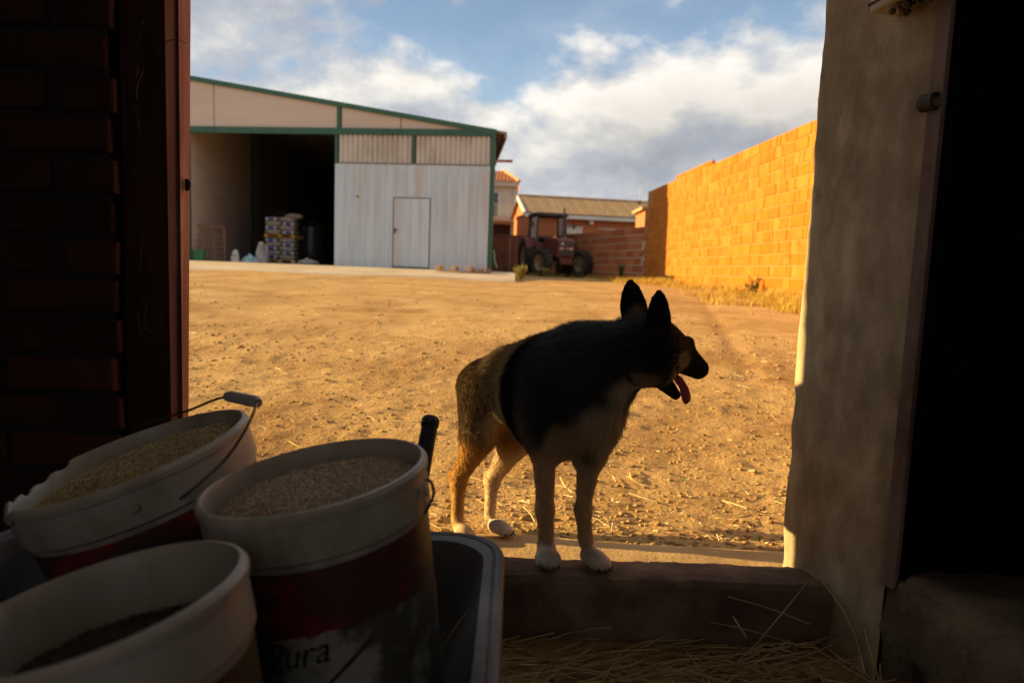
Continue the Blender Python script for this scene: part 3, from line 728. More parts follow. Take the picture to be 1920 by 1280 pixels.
def layer(z, k, n_, which):
    a = k % 2; y = y0 + .24
    s1 = sack(stack_x + (-.235 if a else .235), y, z, 0, 'paper feed sack laid lengthwise in the %s layer on the %s pallet' % (NTH[n_], which))
    s2 = sack(stack_x + (.30 if a else -.30), y + .06, z, math.pi / 2, 'feed sack showing a blue printed end in the %s layer on the %s pallet' % (NTH[n_], which))
    for (x0, x1, m, nm) in ((-.09, .09, m_blue, 'blue_print'), (-.17, -.10, m_white, 'white_print'), (.10, .17, m_white, 'white_print')):
        MB().add([(-.302, x0, -.05), (-.302, x1, -.05), (-.24, x1, -.07), (-.24, x0, -.07), (-.302, x0, .045), (-.302, x1, .045), (-.24, x1, .06), (-.24, x0, .06)], BF).obj(nm, m, s2, .004)
zz_ = zg + .135 + .08
for k in range(5): layer(zz_ + k * .145, k, k, 'floor')
zp = zz_ + 4 * .145 + .085
pallet((stack_x, y0 + .5, zp), 1.06, 1.0, .0, 'orange stained pallet between the two halves of the sack stack', m_opal, .12)
for k in range(4): layer(zp + .125 + .075 + k * .145, k + 1, k, 'orange')
sack(stack_x + .38, y0 + .4, zp + .2 + 3.9 * .145, .3, 'paper feed sack lying askew on top of the stack'); 
# dark wrapped bale beside the stack
m_wrap = mat('black_wrap', [(.018, .018, .02), (.03, .03, .034)], scale=6, rough=.35, bump=.6, bscale=14, spec=.5)
mb = MB(); mb.lathe([(0, 0), (.36, 0), (.40, .05), (.41, .5), (.40, 1.0), (.36, 1.35), (.2, 1.42), (0, 1.43)], 20)
mb.obj('wrapped_bale', m_wrap, None, label='black plastic wrapped bale standing behind the sack stack', cat='bale').location = (stack_x + .66, y0 + 1.5, zg + .002)
# leaning rusty hurdle against the lining
m_hur = mat('rusty_tube', [(.20, .10, .06), (.28, .15, .10)], scale=8, rough=.8)
hp = P(366, 489, 22.2); hq = P(420, 490, 22.5)
hur = thing('hurdle', ((hp.x + hq.x) / 2, 22.3, zg + .02), (R(-12), 0, R(28)), label='rusty tubular hurdle leaning against the shed lining', cat='hurdle')
for z_ in (.06, .28, .46, .64, .82, 1.12): MB().tube([(-.48, 0, z_), (.48, 0, z_)], .03 if z_ in (.06, 1.12) else .018, 6).obj('bar', m_hur, hur)
for x_ in (-.48, -.16, .16, .48): MB().tube([(x_, -.002, .02), (x_, -.002, 1.15)], .03 if abs(x_) > .3 else .02, 6).obj('upright', m_hur, hur)
gc = P(372, 480, 21.9)
m_crate = mat('green_plastic', [(.02, .14, .05), (.03, .18, .07)], scale=5, rough=.45)
cr = thing('crate', (gc.x, 21.95, zg + .003), (0, 0, .3), label='green plastic crate standing at the foot of the hurdle', cat='crate')
for a, b in (((-.16, -.12, 0), (.16, .12, .02)), ((-.16, -.12, .021), (-.145, .12, .34)), ((.145, -.12, .021), (.16, .12, .34)), ((-.144, -.12, .021), (.144, -.105, .34)), ((-.144, .105, .021), (.144, .12, .34))):
    MB().box(a, b).obj('panel', m_crate, cr, .004)
def heap(name, u, v, D, sx_, sy_, sz_, m, seed, label, cat):
    p = P(u, v, D); n_, k_ = 18, 9; V = []
    mb = MB(); A, H = np.meshgrid(np.linspace(0, 2 * math.pi, n_, endpoint=False), np.linspace(0, 1, k_))
    r = np.cos(H * math.pi / 2) ** .6 * (1 + .8 * fbm(np.cos(A) * 1.6, np.sin(A) * 1.6, H * 2.4, s=seed, oct=3)); zq = np.sin(H * math.pi / 2) * (1 + .9 * fbm(np.cos(A) * 2, np.sin(A) * 2, H, s=seed + 3, oct=2))
    V = np.stack([np.cos(A) * r * sx_, np.sin(A) * r * sy_, zq * sz_], -1).reshape(-1, 3)
    F = [(i * n_ + j, i * n_ + (j + 1) % n_, (i + 1) * n_ + (j + 1) % n_, (i + 1) * n_ + j) for i in range(k_ - 1) for j in range(n_)]
    o = mb.add([tuple(q) for q in V], F, True).obj(name, m, None, label=label, cat=cat); o.location = (p.x, D, zg + .003); return o
m_lb = mat('pale_blue_tarp', [(.24, .42, .50), (.32, .52, .60)], scale=6, rough=.5, bump=.5, bscale=16)
heap('tarpaulin', 466, 487, 22.1, .24, .16, .19, m_lb, 5, 'crumpled pale blue tarpaulin on the shed floor', 'tarpaulin')
m_wb = mat('white_plastic_bag', [(.42, .41, .38), (.52, .50, .47)], scale=6, rough=.4, bump=.6, bscale=14)
heap('plastic_bag', 441, 487, 22.1, .15, .14, .26, m_wb, 8, 'tied white plastic bag beside the pale blue tarpaulin', 'bag')
heap('bulk_bag', 493, 480, 23.2, .22, .2, .5, m_wb, 12, 'limp white bag leaning beside the sack stack', 'bag')
heap('litter_bag', 578, 492, 22.4, .30, .18, .13, mat('grey_plastic', [(.3, .29, .28), (.4, .38, .36)], scale=6, rough=.4, bump=.5, bscale=14), 15, 'flat grey bag lying on the shed floor past the bale', 'bag')
# green hose end by the shed corner
hs = [P(925, 470, 21.0), P(923, 474, 21.0), P(926, 485, 20.9), P(931, 502, 20.8)]
MB().tube([hs[0] + Vector((-.06, 0, -.02)), hs[0], (hs[0] + hs[2]) / 2 + Vector((.02, 0, .02)), hs[2], hs[3]], .035, 8).obj('hose', mat('green_hose', [(.12, .30, .16), (.16, .36, .2)], rough=.5), None, label='bent green hose standing by the shed corner post', cat='hose')
# ------------------------------------------------------------------ buildings beyond the yard
m_tile = mat('tan_roof_tile', [(.36, .23, .12), (.46, .31, .165)], scale=3, rough=.9, rnd=.25, bump=.2, stain=(.28, .2, .12))
m_rtile = mat('red_roof_tile', [(.46, .16, .06), (.56, .22, .09)], scale=3, rough=.9, rnd=.25)
m_far_brick = mat('far_orange_brick', [(.44, .15, .06), (.52, .19, .08)], scale=1.5, rough=.9, bump=.1)
m_cream = mat('cream_render', [(.50, .43, .36), (.57, .50, .42)], scale=1.5, rough=.9)
m_whitepaint = mat('white_gutter', [(.62, .58, .52), (.70, .66, .6)], scale=2, rough=.7)
m_glass = mat('dark_glass', [(.03, .035, .045), (.05, .055, .065)], scale=1, rough=.08, spec=.6)
m_shade = mat('opening_shade', [(.03, .02, .018), (.045, .03, .026)], scale=2, rough=.9)  # dark colour standing for the shade inside an opening
FB = 40.0
def fb(u, v): return P(u, v, FB)
e0, e1 = fb(985, 397), fb(1203, 409); r0, r1 = fb(968, 368), fb(1196, 379)
zE = (e0.z + e1.z) / 2; zR = (r0.z + r1.z) / 2 + .35; dR = 3.0
long = thing('brick_house', ((e0.x + e1.x) / 2 + .85, FB + .7, .2), (0, 0, R(9)), label='long single storey brick house with tan tiled roof', cat='house')
hx = (e1.x - e0.x) / 2 + .9
gl_b = zE - .2
MB().box((-hx + .25, .35, -1), (hx - .25, dR * 2 - .3, gl_b - .05)).obj('wall', m_far_brick, long)
# gable end in the sun
MB().add([(-hx + .2, .3, gl_b - .06), (-hx + .2, dR, zR - .35), (-hx + .2, 2 * dR - .3, gl_b - .06), (-hx + .3, .3, gl_b - .06), (-hx + .3, dR, zR - .35), (-hx + .3, 2 * dR - .3, gl_b - .06)], [(0, 1, 2), (5, 4, 3), (0, 3, 4, 1), (1, 4, 5, 2)]).obj('gable', m_far_brick, long)
ang = math.atan2(zR - .2 - gl_b, dR); SLp = math.hypot(dR, zR - .2 - gl_b)
roof = thing('roof', (0, 0, gl_b), (ang, 0, 0), parent=long)
nT = 66
tm = MB(); wT = 2 * hx / nT
for k in range(9):
    a = math.pi * k / 8; 
tile_p = [(-math.cos(math.pi * k / 6) * wT * .47, math.sin(math.pi * k / 6) * wT * .38) for k in range(7)]
V = [(x, 0, z) for x, z in tile_p] + [(x, SLp, z) for x, z in tile_p]
TM = MB().add(V, [(k, k + 1, k + 8, k + 7) for k in range(6)], True).mesh('tile_row')
for i in range(nT):
    o = link('tile_row', TM, m_tile, roof); o.location = (-hx + (i + .5) * wT, 0, .02); o.scale = (1, 1, 1)
MB().box((-hx, 0, -.1), (hx, SLp, .012)).obj('deck', m_tile, roof)
MB().add([(-hx, dR, zR - .2), (hx, dR, zR - .2), (hx, 2 * dR, gl_b), (-hx, 2 * dR, gl_b)], [(0, 1, 2, 3)]).obj('roof_back', m_tile, long)
MB().tube([(-hx, dR, zR - .17), (hx, dR, zR - .17)], .12, 8).obj('ridge', m_tile, long)
MB().box((-hx, -.16, gl_b - .24), (hx, -.02, gl_b - .03)).obj('gutter', m_whitepaint, long, .02)
MB().box((-hx - .06, -.05, gl_b - .18), (-hx + .02, SLp, gl_b + .1), Matrix.Translation((0, 0, 0))).obj('verge', m_whitepaint, long).rotation_euler = (0, 0, 0)
vg = [o for o in long.children if o.name.startswith('verge')][0]
vg.data = MB().add([(-hx - .06, -.05, gl_b - .2), (-hx - .06, dR, zR - .36), (-hx - .06, dR, zR - .12), (-hx - .06, -.05, gl_b + .08), (-hx + .03, -.05, gl_b - .2), (-hx + .03, dR, zR - .36), (-hx + .03, dR, zR - .12), (-hx + .03, -.05, gl_b + .08)], BF).mesh('verge'); vg.data.materials.append(m_whitepaint)
def fx(u, v=430): return fb(u, v).x - long.location.x
for u0, u1, v0, v1 in ((1061, 1096, 426, 438), (1128, 1160, 427, 440)):
    a, b = fx(u0), fx(u1); zt_, zb_ = fb(1100, v0).z - .2, fb(1100, v1).z - .2
    wi = MB().box((a, .30, zb_), (b, .345, zt_)).obj('window', m_whitepaint if u0 < 1100 else m_far_brick, long)
    MB().box((a + .06, .285, zb_ + .06), (b - .06, .298, zt_ - .06)).obj('shutter', m_whitepaint if u0 < 1100 else m_lowbrick, wi)
    MB().box((a - .05, .26, zt_), (b + .05, .345, zt_ + .09)).obj('lintel', m_cream, wi)
lp = fb(1112, 414); MB().lathe([(0, .12), (.1, .1), (.16, .02), (.17, -.06), (.12, -.16), (0, -.18)], 12, Matrix.Translation((lp.x - long.location.x, .12, lp.z - .2))).obj('wall_lamp', m_whitepaint, long)
# small sunlit outbuilding peeping over the wall's end
ob = P(1203, 400, 34); o_ = thing('outhouse', (ob.x + 1.42, 34.5, .2), label='small sunlit orange outhouse behind the end of the brick wall', cat='outhouse')
MB().box((-1.25, -.5, -1), (1.2, 2, P(1203, 392, 34).z - .2)).obj('wall', m_far_brick, o_)
MB().add([(-1.45, -.7, P(1203, 392, 34).z - .24), (1.3, -.7, P(1203, 388, 34).z - .1), (1.3, 2.2, P(1203, 388, 34).z - .1), (-1.45, 2.2, P(1203, 392, 34).z - .24), (-1.45, -.7, P(1203, 390, 34).z - .14), (1.3, -.7, P(1203, 385, 34).z), (1.3, 2.2, P(1203, 385, 34).z), (-1.45, 2.2, P(1203, 390, 34).z - .14)], BF).obj('roof', m_tile, o_)
# aerial
an = P(1200, 372, 41); at = P(1199, 337, 41)
ae = thing('aerial', tuple(an), label='thin rooftop aerial mast beside the long house ridge', cat='aerial')
hA = at.z - an.z
MB().tube([(0, 0, -1.2), (0, 0, hA)], .013, 6).obj('mast', m_whitepaint, ae); 
for k in range(4): MB().tube([(-.22 + .03 * k, 0, hA - .05 - .09 * k), (.22 - .03 * k, 0, hA - .05 - .09 * k)], .008, 5).obj('element', m_whitepaint, ae)
MB().box((-.07, -.05, -.35), (.05, .05, -.12)).obj('box', m_dark, ae)

# two-storey house with balcony behind the shed corner
HD = 48.0
def fh(u, v): return P(u, v, HD)
hx0, hx1 = fh(915, 380).x, fh(964, 380).x; hz = fh(945, 350).z
hs_ = thing('balcony_house', ((hx0 + hx1) / 2, HD, .2), label='cream two storey house with balcony and red tiled roof', cat='house')
cx = hs_.location.x; Wd = 3.2
L_, R_ = fh(850, 380).x - cx, hx1 - cx
MB().box((L_, 0, -1), (R_, 8, hz - .2)).obj('wall', m_cream, hs_)
MB().box((L_, -.35, hz - .2), (R_ + .22, 8.2, hz - .2 + .32)).obj('cornice', m_cream, hs_, .03)
zt2 = fh(945, 321).z - .2
V = [(L_, -.4, hz + .121), (R_ + .3, -.4, hz + .121), (R_ - .85, 2.4, zt2 + .3), (L_, 2.4, zt2 + .3), (R_ + .3, 6, hz + .12)]
MB().add(V, [(0, 1, 2, 3), (1, 4, 2)]).obj('roof', m_rtile, hs_)
rw = .24; n = int((R_ - L_) / rw)
for i in range(n):
    x0 = L_ + i * rw + .1; x_top = min(x0, R_ - .85 - .02)
    if x0 > R_ - .8: 
        f = (R_ + .3 - x0) / 1.15
    else: f = 1
    MB().tube([(x0, -.42, hz + .13), (x0, -.42 + 2.82 * f, hz + .13 + (zt2 + .3 - hz - .12) * f)], .075, 6).obj('tile_row', m_rtile, hs_)
MB().tube([(R_ + .3, -.42, hz + .15), (R_ - .85, 2.4, zt2 + .34)], .12, 8).obj('hip_ridge', mat('orange_ridge_tile', [(.55, .30, .11), (.62, .36, .14)], rough=.9), hs_)  # paler orange than the roof tiles
bz0, bz1 = fh(945, 416).z - .2, fh(945, 408).z - .2
MB().box((L_, -1.1, bz0), (R_, -.004, bz1)).obj('balcony_slab', m_cream, hs_)
zrail = fh(945, 385).z - .2
rail = MB().tube([(L_, -1.05, zrail), (R_ - .05, -1.05, zrail)], .025, 6).obj('balcony_rail', m_whitepaint, hs_)
for i in range(26): MB().tube([(L_ + 1.5 + i * .12, -1.05, bz1), (L_ + 1.5 + i * .12, -1.05, zrail)], .012, 5).obj('baluster', m_whitepaint, rail)
a = fh(921, 380).x - cx; b = fh(934, 380).x - cx
wi = MB().box((a - .3, -.03, bz1), (b, -.004, fh(930, 362).z - .2)).obj('balcony_door', m_glass, hs_)
MB().box((b + .002, -.06, bz1), (b + .1, -.005, fh(930, 362).z - .2)).obj('frame', m_whitepaint, wi)
MB().box((fh(900, 430).x - cx, -.03, -.5), (fh(957, 430).x - cx, -.005, fh(945, 421).z - .2)).obj('opening_shade_sheet', m_shade, hs_)  # dark sheet on the solid wall, painting the shade of an opening
MB().tube([(R_ + .04, -.08, -1), (R_ + .04, -.08, hz - .3)], .06, 8).obj('downpipe', m_whitepaint, hs_)
# ------------------------------------------------------------------ tractor
m_red = mat('faded_tractor_red', [(.17, .045, .034), (.24, .065, .05)], scale=4, rough=.55, bump=.05, stain=(.15, .075, .055), stain_scale=3)
m_tyre = mat('dusty_tyre', [(.035, .031, .027), (.065, .056, .047)], scale=6, rough=.9, bump=.3)
m_rim = mat('cream_rim', [(.34, .28, .19), (.44, .37, .26)], scale=6, rough=.7, stain=(.22, .15, .1))
m_cab = mat('dark_cab_grey', [(.06, .056, .052), (.09, .083, .076)], scale=4, rough=.6)
m_pane = bpy.data.materials.new('cab_glass'); m_pane.use_nodes = True
_t = m_pane.node_tree; _b = _t.nodes['Principled BSDF']; _b.inputs['Base Color'].default_value = (.80, .84, .88, 1); _b.inputs['Roughness'].default_value = .06; _b.inputs['Transmission Weight'].default_value = 1.0; _b.inputs['IOR'].default_value = 1.05
m_amber = mat('amber_lens', [(.75, .26, .03), (.85, .34, .05)], rough=.25)
m_lens = mat('headlamp_glass', [(.50, .42, .38), (.58, .5, .45)], rough=.2)
TD = 27.0; tp_ = P(1036, 521, TD)
trc = thing('tractor', (tp_.x, TD, float(ground_z(tp_.x, TD - 1.2)) + .01), (0, 0, R(14)), label='faded red old farm tractor with glazed cab parked beside the shed', cat='tractor')
def wheel(x, y, r, wd, steer, lug):
    t = thing('wheel', (x, y, r), (0, 0, steer), parent=trc)
    Mw = Matrix.Rotation(R(90), 4, 'Y')
    h = wd / 2
    ty = MB().lathe([(r * .58, -h * .7), (r * .72, -h), (r * .90, -h * .98), (r * .955, -h * .8), (r * .965, 0), (r * .955, h * .8), (r * .90, h * .98), (r * .72, h), (r * .58, h * .7)], 28, Mw)
    for k in range(lug):
        for s in (-1, 1):
            a = 2 * math.pi * (k + (.5 if s > 0 else 0)) / lug
            M = Matrix.Rotation(a, 4, 'X') @ Matrix.Translation((s * h * .48, 0, r * .97)) @ Matrix.Rotation(s * R(35), 4, 'Z')
            ty.box((-h * .52, -.022, -.03), (h * .52, .022, .03), M)
    ty.obj('tyre', m_tyre, t)
    MB().lathe([(.0, -.03), (r * .16, -.05), (r * .18, .02), (r * .42, .05), (r * .50, -.02), (r * .585, -h * .66), (r * .60, -h * .66), (r * .6, h * .66), (r * .585, h * .66), (r * .5, .06), (0, .06)], 24, Mw).obj('rim', m_rim, t)
    return t
for s in (-1, 1):
    wheel(s * .78, -1.05, .52, .34, R(20), 14); wheel(s * .80, 1.05, .74, .42, 0, 16)
MB().box((-.62, -1.13, .46), (.62, -.97, .60)).box((-.2, -1.3, .50), (.2, .9, .86)).obj('chassis', m_cab, trc, .02)
MB().box((-.60, .88, .62), (.60, 1.2, .86)).obj('rear_axle', m_cab, trc, .02)
hood = MB().prism([(-1.52, .72), (-1.56, 1.30), (-1.46, 1.42), (.25, 1.52), (.25, .80)], -.33, .33, Matrix(((0, 0, 1, 0), (1, 0, 0, 0), (0, 1, 0, 0), (0, 0, 0, 1)))).obj('hood', m_red, trc, .03)
MB().box((-.27, -1.585, 1.14), (.27, -1.562, 1.33)).obj('grille', m_cab, hood)
MB().box((-.27, -1.56, .80), (.27, -1.548, .96)).obj('grille', m_cab, hood)
for s in (-1, 1): MB().box((s * .18 - .08, -1.59, 1.00), (s * .18 + .08, -1.555, 1.10)).obj('headlight', m_lens, hood, .008)
MB().box((-.05, -1.59, 1.01), (.05, -1.556, 1.10)).obj('badge', mat('bright_red', [(.45, .03, .02)], rough=.4), hood)
MB().add([(-.23, -1.592, 1.18), (-.09, -1.592, 1.18), (-.16, -1.592, 1.31)], [(0, 1, 2)]).obj('warning_triangle', mat('yellow_sticker', [(.62, .42, .03)], rough=.5), hood)
MB().box((-.25, -1.62, .60), (.25, -1.535, .70)).box((-.23, -1.66, .48), (.23, -1.50, .595)).obj('front_weight', m_red, trc, .02)
MB().tube([(.21, -.5, 1.44), (.21, -.5, 1.75)], .05, 10).tube([(.21, -.5, 1.75), (.21, -.5, 2.62)], .032, 8).obj('exhaust', m_cab, trc)
# cab
cb = thing('cab', parent=trc)
for s in (-1, 1):
    MB().tube([(s * .62, .32, 1.2), (s * .56, .42, 2.36)], .04, 6).obj('pillar', m_cab, cb); MB().tube([(s * .64, 1.55, 1.2), (s * .58, 1.50, 2.36)], .045, 6).obj('pillar', m_cab, cb)
    MB().add([(s * .60, .36, 1.3), (s * .62, 1.5, 1.3), (s * .57, 1.47, 2.34), (s * .55, .44, 2.34)], [(0, 1, 2, 3)]).obj('side_window', m_pane, cb)
    MB().prism([(.36, .72), (.50, 1.32), (.80, 1.52), (1.35, 1.50), (1.72, 1.15), (1.78, .80), (1.66, .82), (1.6, 1.1), (1.3, 1.40), (.85, 1.42), (.6, 1.22), (.46, .72)], .60, 1.0, Matrix(((0, 0, s, 0), (1, 0, 0, 0), (0, 1, 0, 0), (0, 0, 0, 1)))).obj('fender', m_red, trc, .01)
    MB().tube([(s * .6, .34, 1.98), (s * .83, .22, 2.0)], .012, 5).box((s * .86 - .06, .19, 1.9), (s * .86 + .06, .23, 2.12)).obj('mirror', m_cab, cb)
    ball_c = (s * .26, -.05, 1.56)
MB().box((-.66, .26, 2.36), (.66, 1.62, 2.50)).obj('cab_roof', m_cab, cb, .05)
MB().box((-.62, .30, 1.0), (.62, .36, 1.32)).obj('dashboard', m_red, cb, .01)
MB().box((-.60, .37, .78), (.60, 1.5, .86)).obj('cab_floor', m_cab, cb)
MB().add([(-.58, .35, 1.33), (.58, .35, 1.33), (.52, .43, 2.34), (-.52, .43, 2.34)], [(0, 1, 2, 3)]).obj('windscreen', m_pane, cb)
MB().add([(-.58, 1.54, 1.33), (.58, 1.54, 1.33), (.52, 1.50, 2.34), (-.52, 1.50, 2.34)], [(0, 1, 2, 3)]).obj('rear_window', m_pane, cb)
MB().box((-.24, .98, .96), (.24, 1.4, 1.08)).box((-.24, 1.36, 1.081), (.24, 1.46, 1.55)).obj('seat', m_cab, cb, .04)
MB().lathe([(.165, -.012), (.19, -.012), (.19, .012), (.165, .012)], 20, Matrix.Translation((0, .70, 1.45)) @ Matrix.Rotation(R(35), 4, 'X'), closed=True).tube([(0, .45, 1.2), (0, .7, 1.45)], .025, 6).obj('steering_wheel', m_cab, cb)
for x in (.10, .46): MB().lathe([(0, -.09), (.07, -.07), (.10, 0), (.07, .08), (0, .09)], 12, Matrix.Translation((x, .26, 1.50))).obj('amber_lamp', m_amber, cb)

# ------------------------------------------------------------------ weeds and dry grass
def blades(name, spots, hmin, hmax, wd, lean, m, parent=None, **tags):
    n = len(spots); s = np.array(spots); h = hmin + (hmax - hmin) * np.random.rand(n); a = np.random.rand(n) * 6.283; ln = lean * (.2 + np.random.rand(n))
    dx, dy = np.cos(a), np.sin(a); sx, sy = -dy * wd, dx * wd
    lv = []
    for t_, wf in ((0, 1), (.55, .75), (1, .0)):
        off = ln * t_ * t_ * h; cx_, cy_, cz_ = s[:, 0] + dx * off, s[:, 1] + dy * off, s[:, 2] + h * t_ * (1 - .25 * ln * t_)
        lv.append(np.stack([cx_ - sx * wf, cy_ - sy * wf, cz_], -1)); lv.append(np.stack([cx_ + sx * wf, cy_ + sy * wf, cz_], -1))
    V = np.stack(lv, 1).reshape(-1, 3); o = np.arange(n)[:, None] * 6
    F = np.concatenate([o + np.array([0, 1, 3, 2]), o + np.array([2, 3, 5, 4])])
    return link(name, np_mesh(name, V, F), m, parent, **tags)
m_dry = mat('dry_yellow_grass', [(.42, .29, .05), (.56, .40, .08), (.64, .48, .14)], scale=6, rough=.8, spec=.15)
m_weed = mat('yellow_green_weed', [(.24, .22, .05), (.36, .31, .08)], scale=8, rough=.8, spec=.2)
m_weed2 = mat('dusty_green_weed', [(.06, .09, .03), (.10, .13, .045)], scale=8, rough=.8, spec=.2)
sp = []
for _ in range(36000):
    y = 7.5 + 13 * random.random(); xw = W0.x + (y - W0.y) * WD.x / WD.y; d = .06 + 1.35 * random.random() ** 1.7 * (1.1 + .5 * math.sin(y * 1.3) + .25 * math.sin(y * 3.7))
    x = xw - d
    if vnoise(x * 1.6, y * 1.6, s=77) < .34 + .16 * d: continue
    sp.append((x, y, float(rise(y)) + .03 * min(1, max(0, (x - 2.6) / 2)) - .03))
g_ = blades('dry_grass', sp, .05, .30, .0035, 1.1, m_dry, kind='stuff', label='dry yellow grass growing along the foot of the sunlit brick wall', cat='grass')
def weed(loc, h, spread, n, m, label, nm='weed'):
    t = thing(nm, loc, label=label, cat='weed'); rr = random.Random(int(loc[0] * 1000)); mb = MB(); sp_ = []
    for i in range(7):
        a = rr.uniform(0, 6.28); q = (spread * rr.uniform(.2, .9) * math.cos(a), spread * rr.uniform(.2, .9) * math.sin(a), h * rr.uniform(.6, 1))
        mb.tube([(0, 0, 0), (q[0] * .3, q[1] * .3, q[2] * .5), q], [.006, .005, .002], 5)
        for k in range(n // 7):
            f = rr.uniform(.15, 1); sp_.append((q[0] * f + rr.gauss(0, spread * .12), q[1] * f + rr.gauss(0, spread * .12), q[2] * f + rr.gauss(0, h * .05)))
    mb.obj('stems', m, t, kind='stuff'); blades('foliage', sp_, .03, .11, .008, 1.6, m, t, kind='stuff')
for (u, v, D, h, s_, n, m, lb) in ((976, 522, 17.2, .50, .22, 500, m_weed, 'yellow green weed clump growing at the end of the concrete apron'),
        (1163, 524, 20.8, .55, .16, 420, m_weed2, 'dusty green weed growing against the low red brick wall'),
        (948, 510, 22.2, .45, .2, 300, m_weed2, 'dark green weed in the gap between shed and sheet gate'),
        (1022, 521, 24.5, .35, .25, 300, m_weed, 'yellow weed tuft growing in front of the tractor'),
        (1262, 528, 18.6, .30, .3, 400, m_weed2, 'low green weed at the foot of the wall where sunlight begins'),
        (1415, 552, 12.8, .38, .22, 300, m_weed2, 'green thistle among the dry grass along the sunlit wall')):
    p = P(u, v, D); weed((p.x, D, float(rise(D)) - .01), h, s_, n, m, lb)
sp = []
for _ in range(1400):
    y = rs(21, 30); xw = C0.x + (y - C0.y) * (C1.x - C0.x) / (C1.y - C0.y); sp.append((xw - .05 - .5 * random.random() ** 2, y, float(rise(y)) - .02))
for _ in range(500): sp.append((rs(-1.2, 2.2), rs(23.5, 28), float(rise(25)) - .02))
blades('sparse_grass', sp, .08, .30, .006, .8, m_weed, kind='stuff', label='sparse dry grass around the tractor and along the low wall', cat='grass')
# a few green shoots in the near dirt
for (u, D, lb) in ((1418, 2.14, 'tiny green shoot in the dirt beside the lit corner of the reveal'), (1282, 2.62, 'tiny green shoot in the dirt beyond the dog\'s muzzle'), (1462, 2.45, 'tiny green shoot showing at the edge of the plaster reveal')):
    p = PZ(u, D, -.08); 
    blades('grass_shoot', [(p.x + rs(-.012, .012), D + rs(-.01, .01), float(ground_z(p.x, D)) - .003) for _ in range(14)], .008, .028, .0012, 1.2, mat('fresh_green', [(.10, .20, .04), (.16, .27, .06)], rough=.7), label=lb, cat='grass shoot')
# ------------------------------------------------------------------ the dog: one continuous body grown from blended volumes, then furred
class Prim: pass
PR = []
def V3(t): return np.array(t if not isinstance(t, tuple) or len(t) != 3 or t[0] < 50 else P(*t), float)
BLACK, SABLE, TAN, GOLD, CREAM, WHITE, BROWN = (.014, .0125, .012), (.085, .056, .032), (.32, .20, .10), (.46, .26, .08), (.58, .43, .25), (.52, .45, .37), (.50, .315, .155)
def unit(v): v = np.array(v, float); return v / np.linalg.norm(v)
def rc(a, b, ra, rb, col, flow=None, fl=.012, k=.03, flat=None, col2=None):
    p = Prim(); p.t = 'c'; p.a, p.b, p.ra, p.rb = V3(a), V3(b), ra, rb; p.k = k; p.flat = None if flat is None else (unit(flat[0]), flat[1])
    p.col, p.col2, p.fl = np.array(col), np.array(col2 or col), fl; p.flow = unit(p.b - p.a) if flow is None else unit(flow)
    m = max(ra, rb) + .07; p.lo, p.hi = np.minimum(p.a, p.b) - m, np.maximum(p.a, p.b) + m; PR.append(p); return p
def el(c, ax, rad, col, flow, fl=.02, k=.04):
    p = Prim(); p.t = 'e'; p.c = V3(c); p.ax = np.array([unit(v) for v in ax]); p.rad = np.array(rad); p.k = k; p.col = p.col2 = np.array(col); p.flow = unit(flow); p.fl = fl
    m = max(rad) + .07; p.lo, p.hi = p.c - m, p.c + m; PR.append(p); return p
def sd(p, X):
    if p.t == 'e':
        q = (X - p.c) @ p.ax.T; a = np.linalg.norm(q / p.rad, axis=-1); b = np.linalg.norm(q / p.rad ** 2, axis=-1) + 1e-9
        return a * (a - 1) / b, np.zeros(a.shape)
    Y_ = X - p.a; d = p.b - p.a; L2 = d @ d
    t = np.clip((Y_ @ d) / L2, 0, 1); q = Y_ - t[..., None] * d
    if p.flat is not None:
        n, s = p.flat; q = q + ((q @ n) * (s - 1))[..., None] * n
    return (np.linalg.norm(q, axis=-1) - (p.ra + (p.rb - p.ra) * t)) * (1 if p.flat is None else .6), t
E1 = unit((.62, -.78, .03)); E2 = unit(np.cross((0, 0, 1), E1)); E3 = np.cross(E1, E2); BODY = (E1, E2, E3); BK = -E1 + np.array((0, 0, -.35))
el((1047, 742, 1.825), BODY, (.20, .125, .168), BLACK, BK, .022)
el((1096, 764, 1.75), BODY, (.098, .082, .110), BLACK, (.1, -.2, -1), .026)
el((1092, 688, 1.80), BODY, (.135, .085, .098), BLACK, BK, .024)
rc((1016, 708, 1.98), (968, 716, 2.10), .116, .104, BLACK, BK, .020, .05, col2=(.016, .012, .009)); rc((968, 716, 2.12), (940, 724, 2.20), .100, .096, (.018, .0125, .0085), BK, .018, .05, col2=(.045, .03, .018))
rc((990, 772, 1.97), (955, 755, 2.10), .066, .055, BLACK, BK, .018, .04)
rc((1112, 690, 1.77), (1195, 656, 1.69), .108, .079, BLACK, BK + np.array((-.2, 0, -.2)), .030, .05)
HF = unit((.86, .33, -.40)); HL = unit(np.cross((0, 0, 1), HF)); HU = np.cross(HF, HL); HEAD = (HF, HL, HU)
el((1230, 648, 1.665), HEAD, (.084, .064, .064), BLACK, -HF, .012, .03)
el((1224, 679, 1.66), HEAD, (.062, .056, .058), BLACK, -HF + np.array((0, 0, -.5)), .014, .03)
rc((1266, 662, 1.685), (1309, 691, 1.735), .045, .0275, BLACK, -HF, .004, .02)
rc((1286, 652, 1.70), (1292, 640, 1.70), .016, .012, BLACK, -HF, .005, .02)
rc((1231, 702, 1.672), (1267, 740, 1.702), .027, .0135, BLACK, -HF, .004, .012)
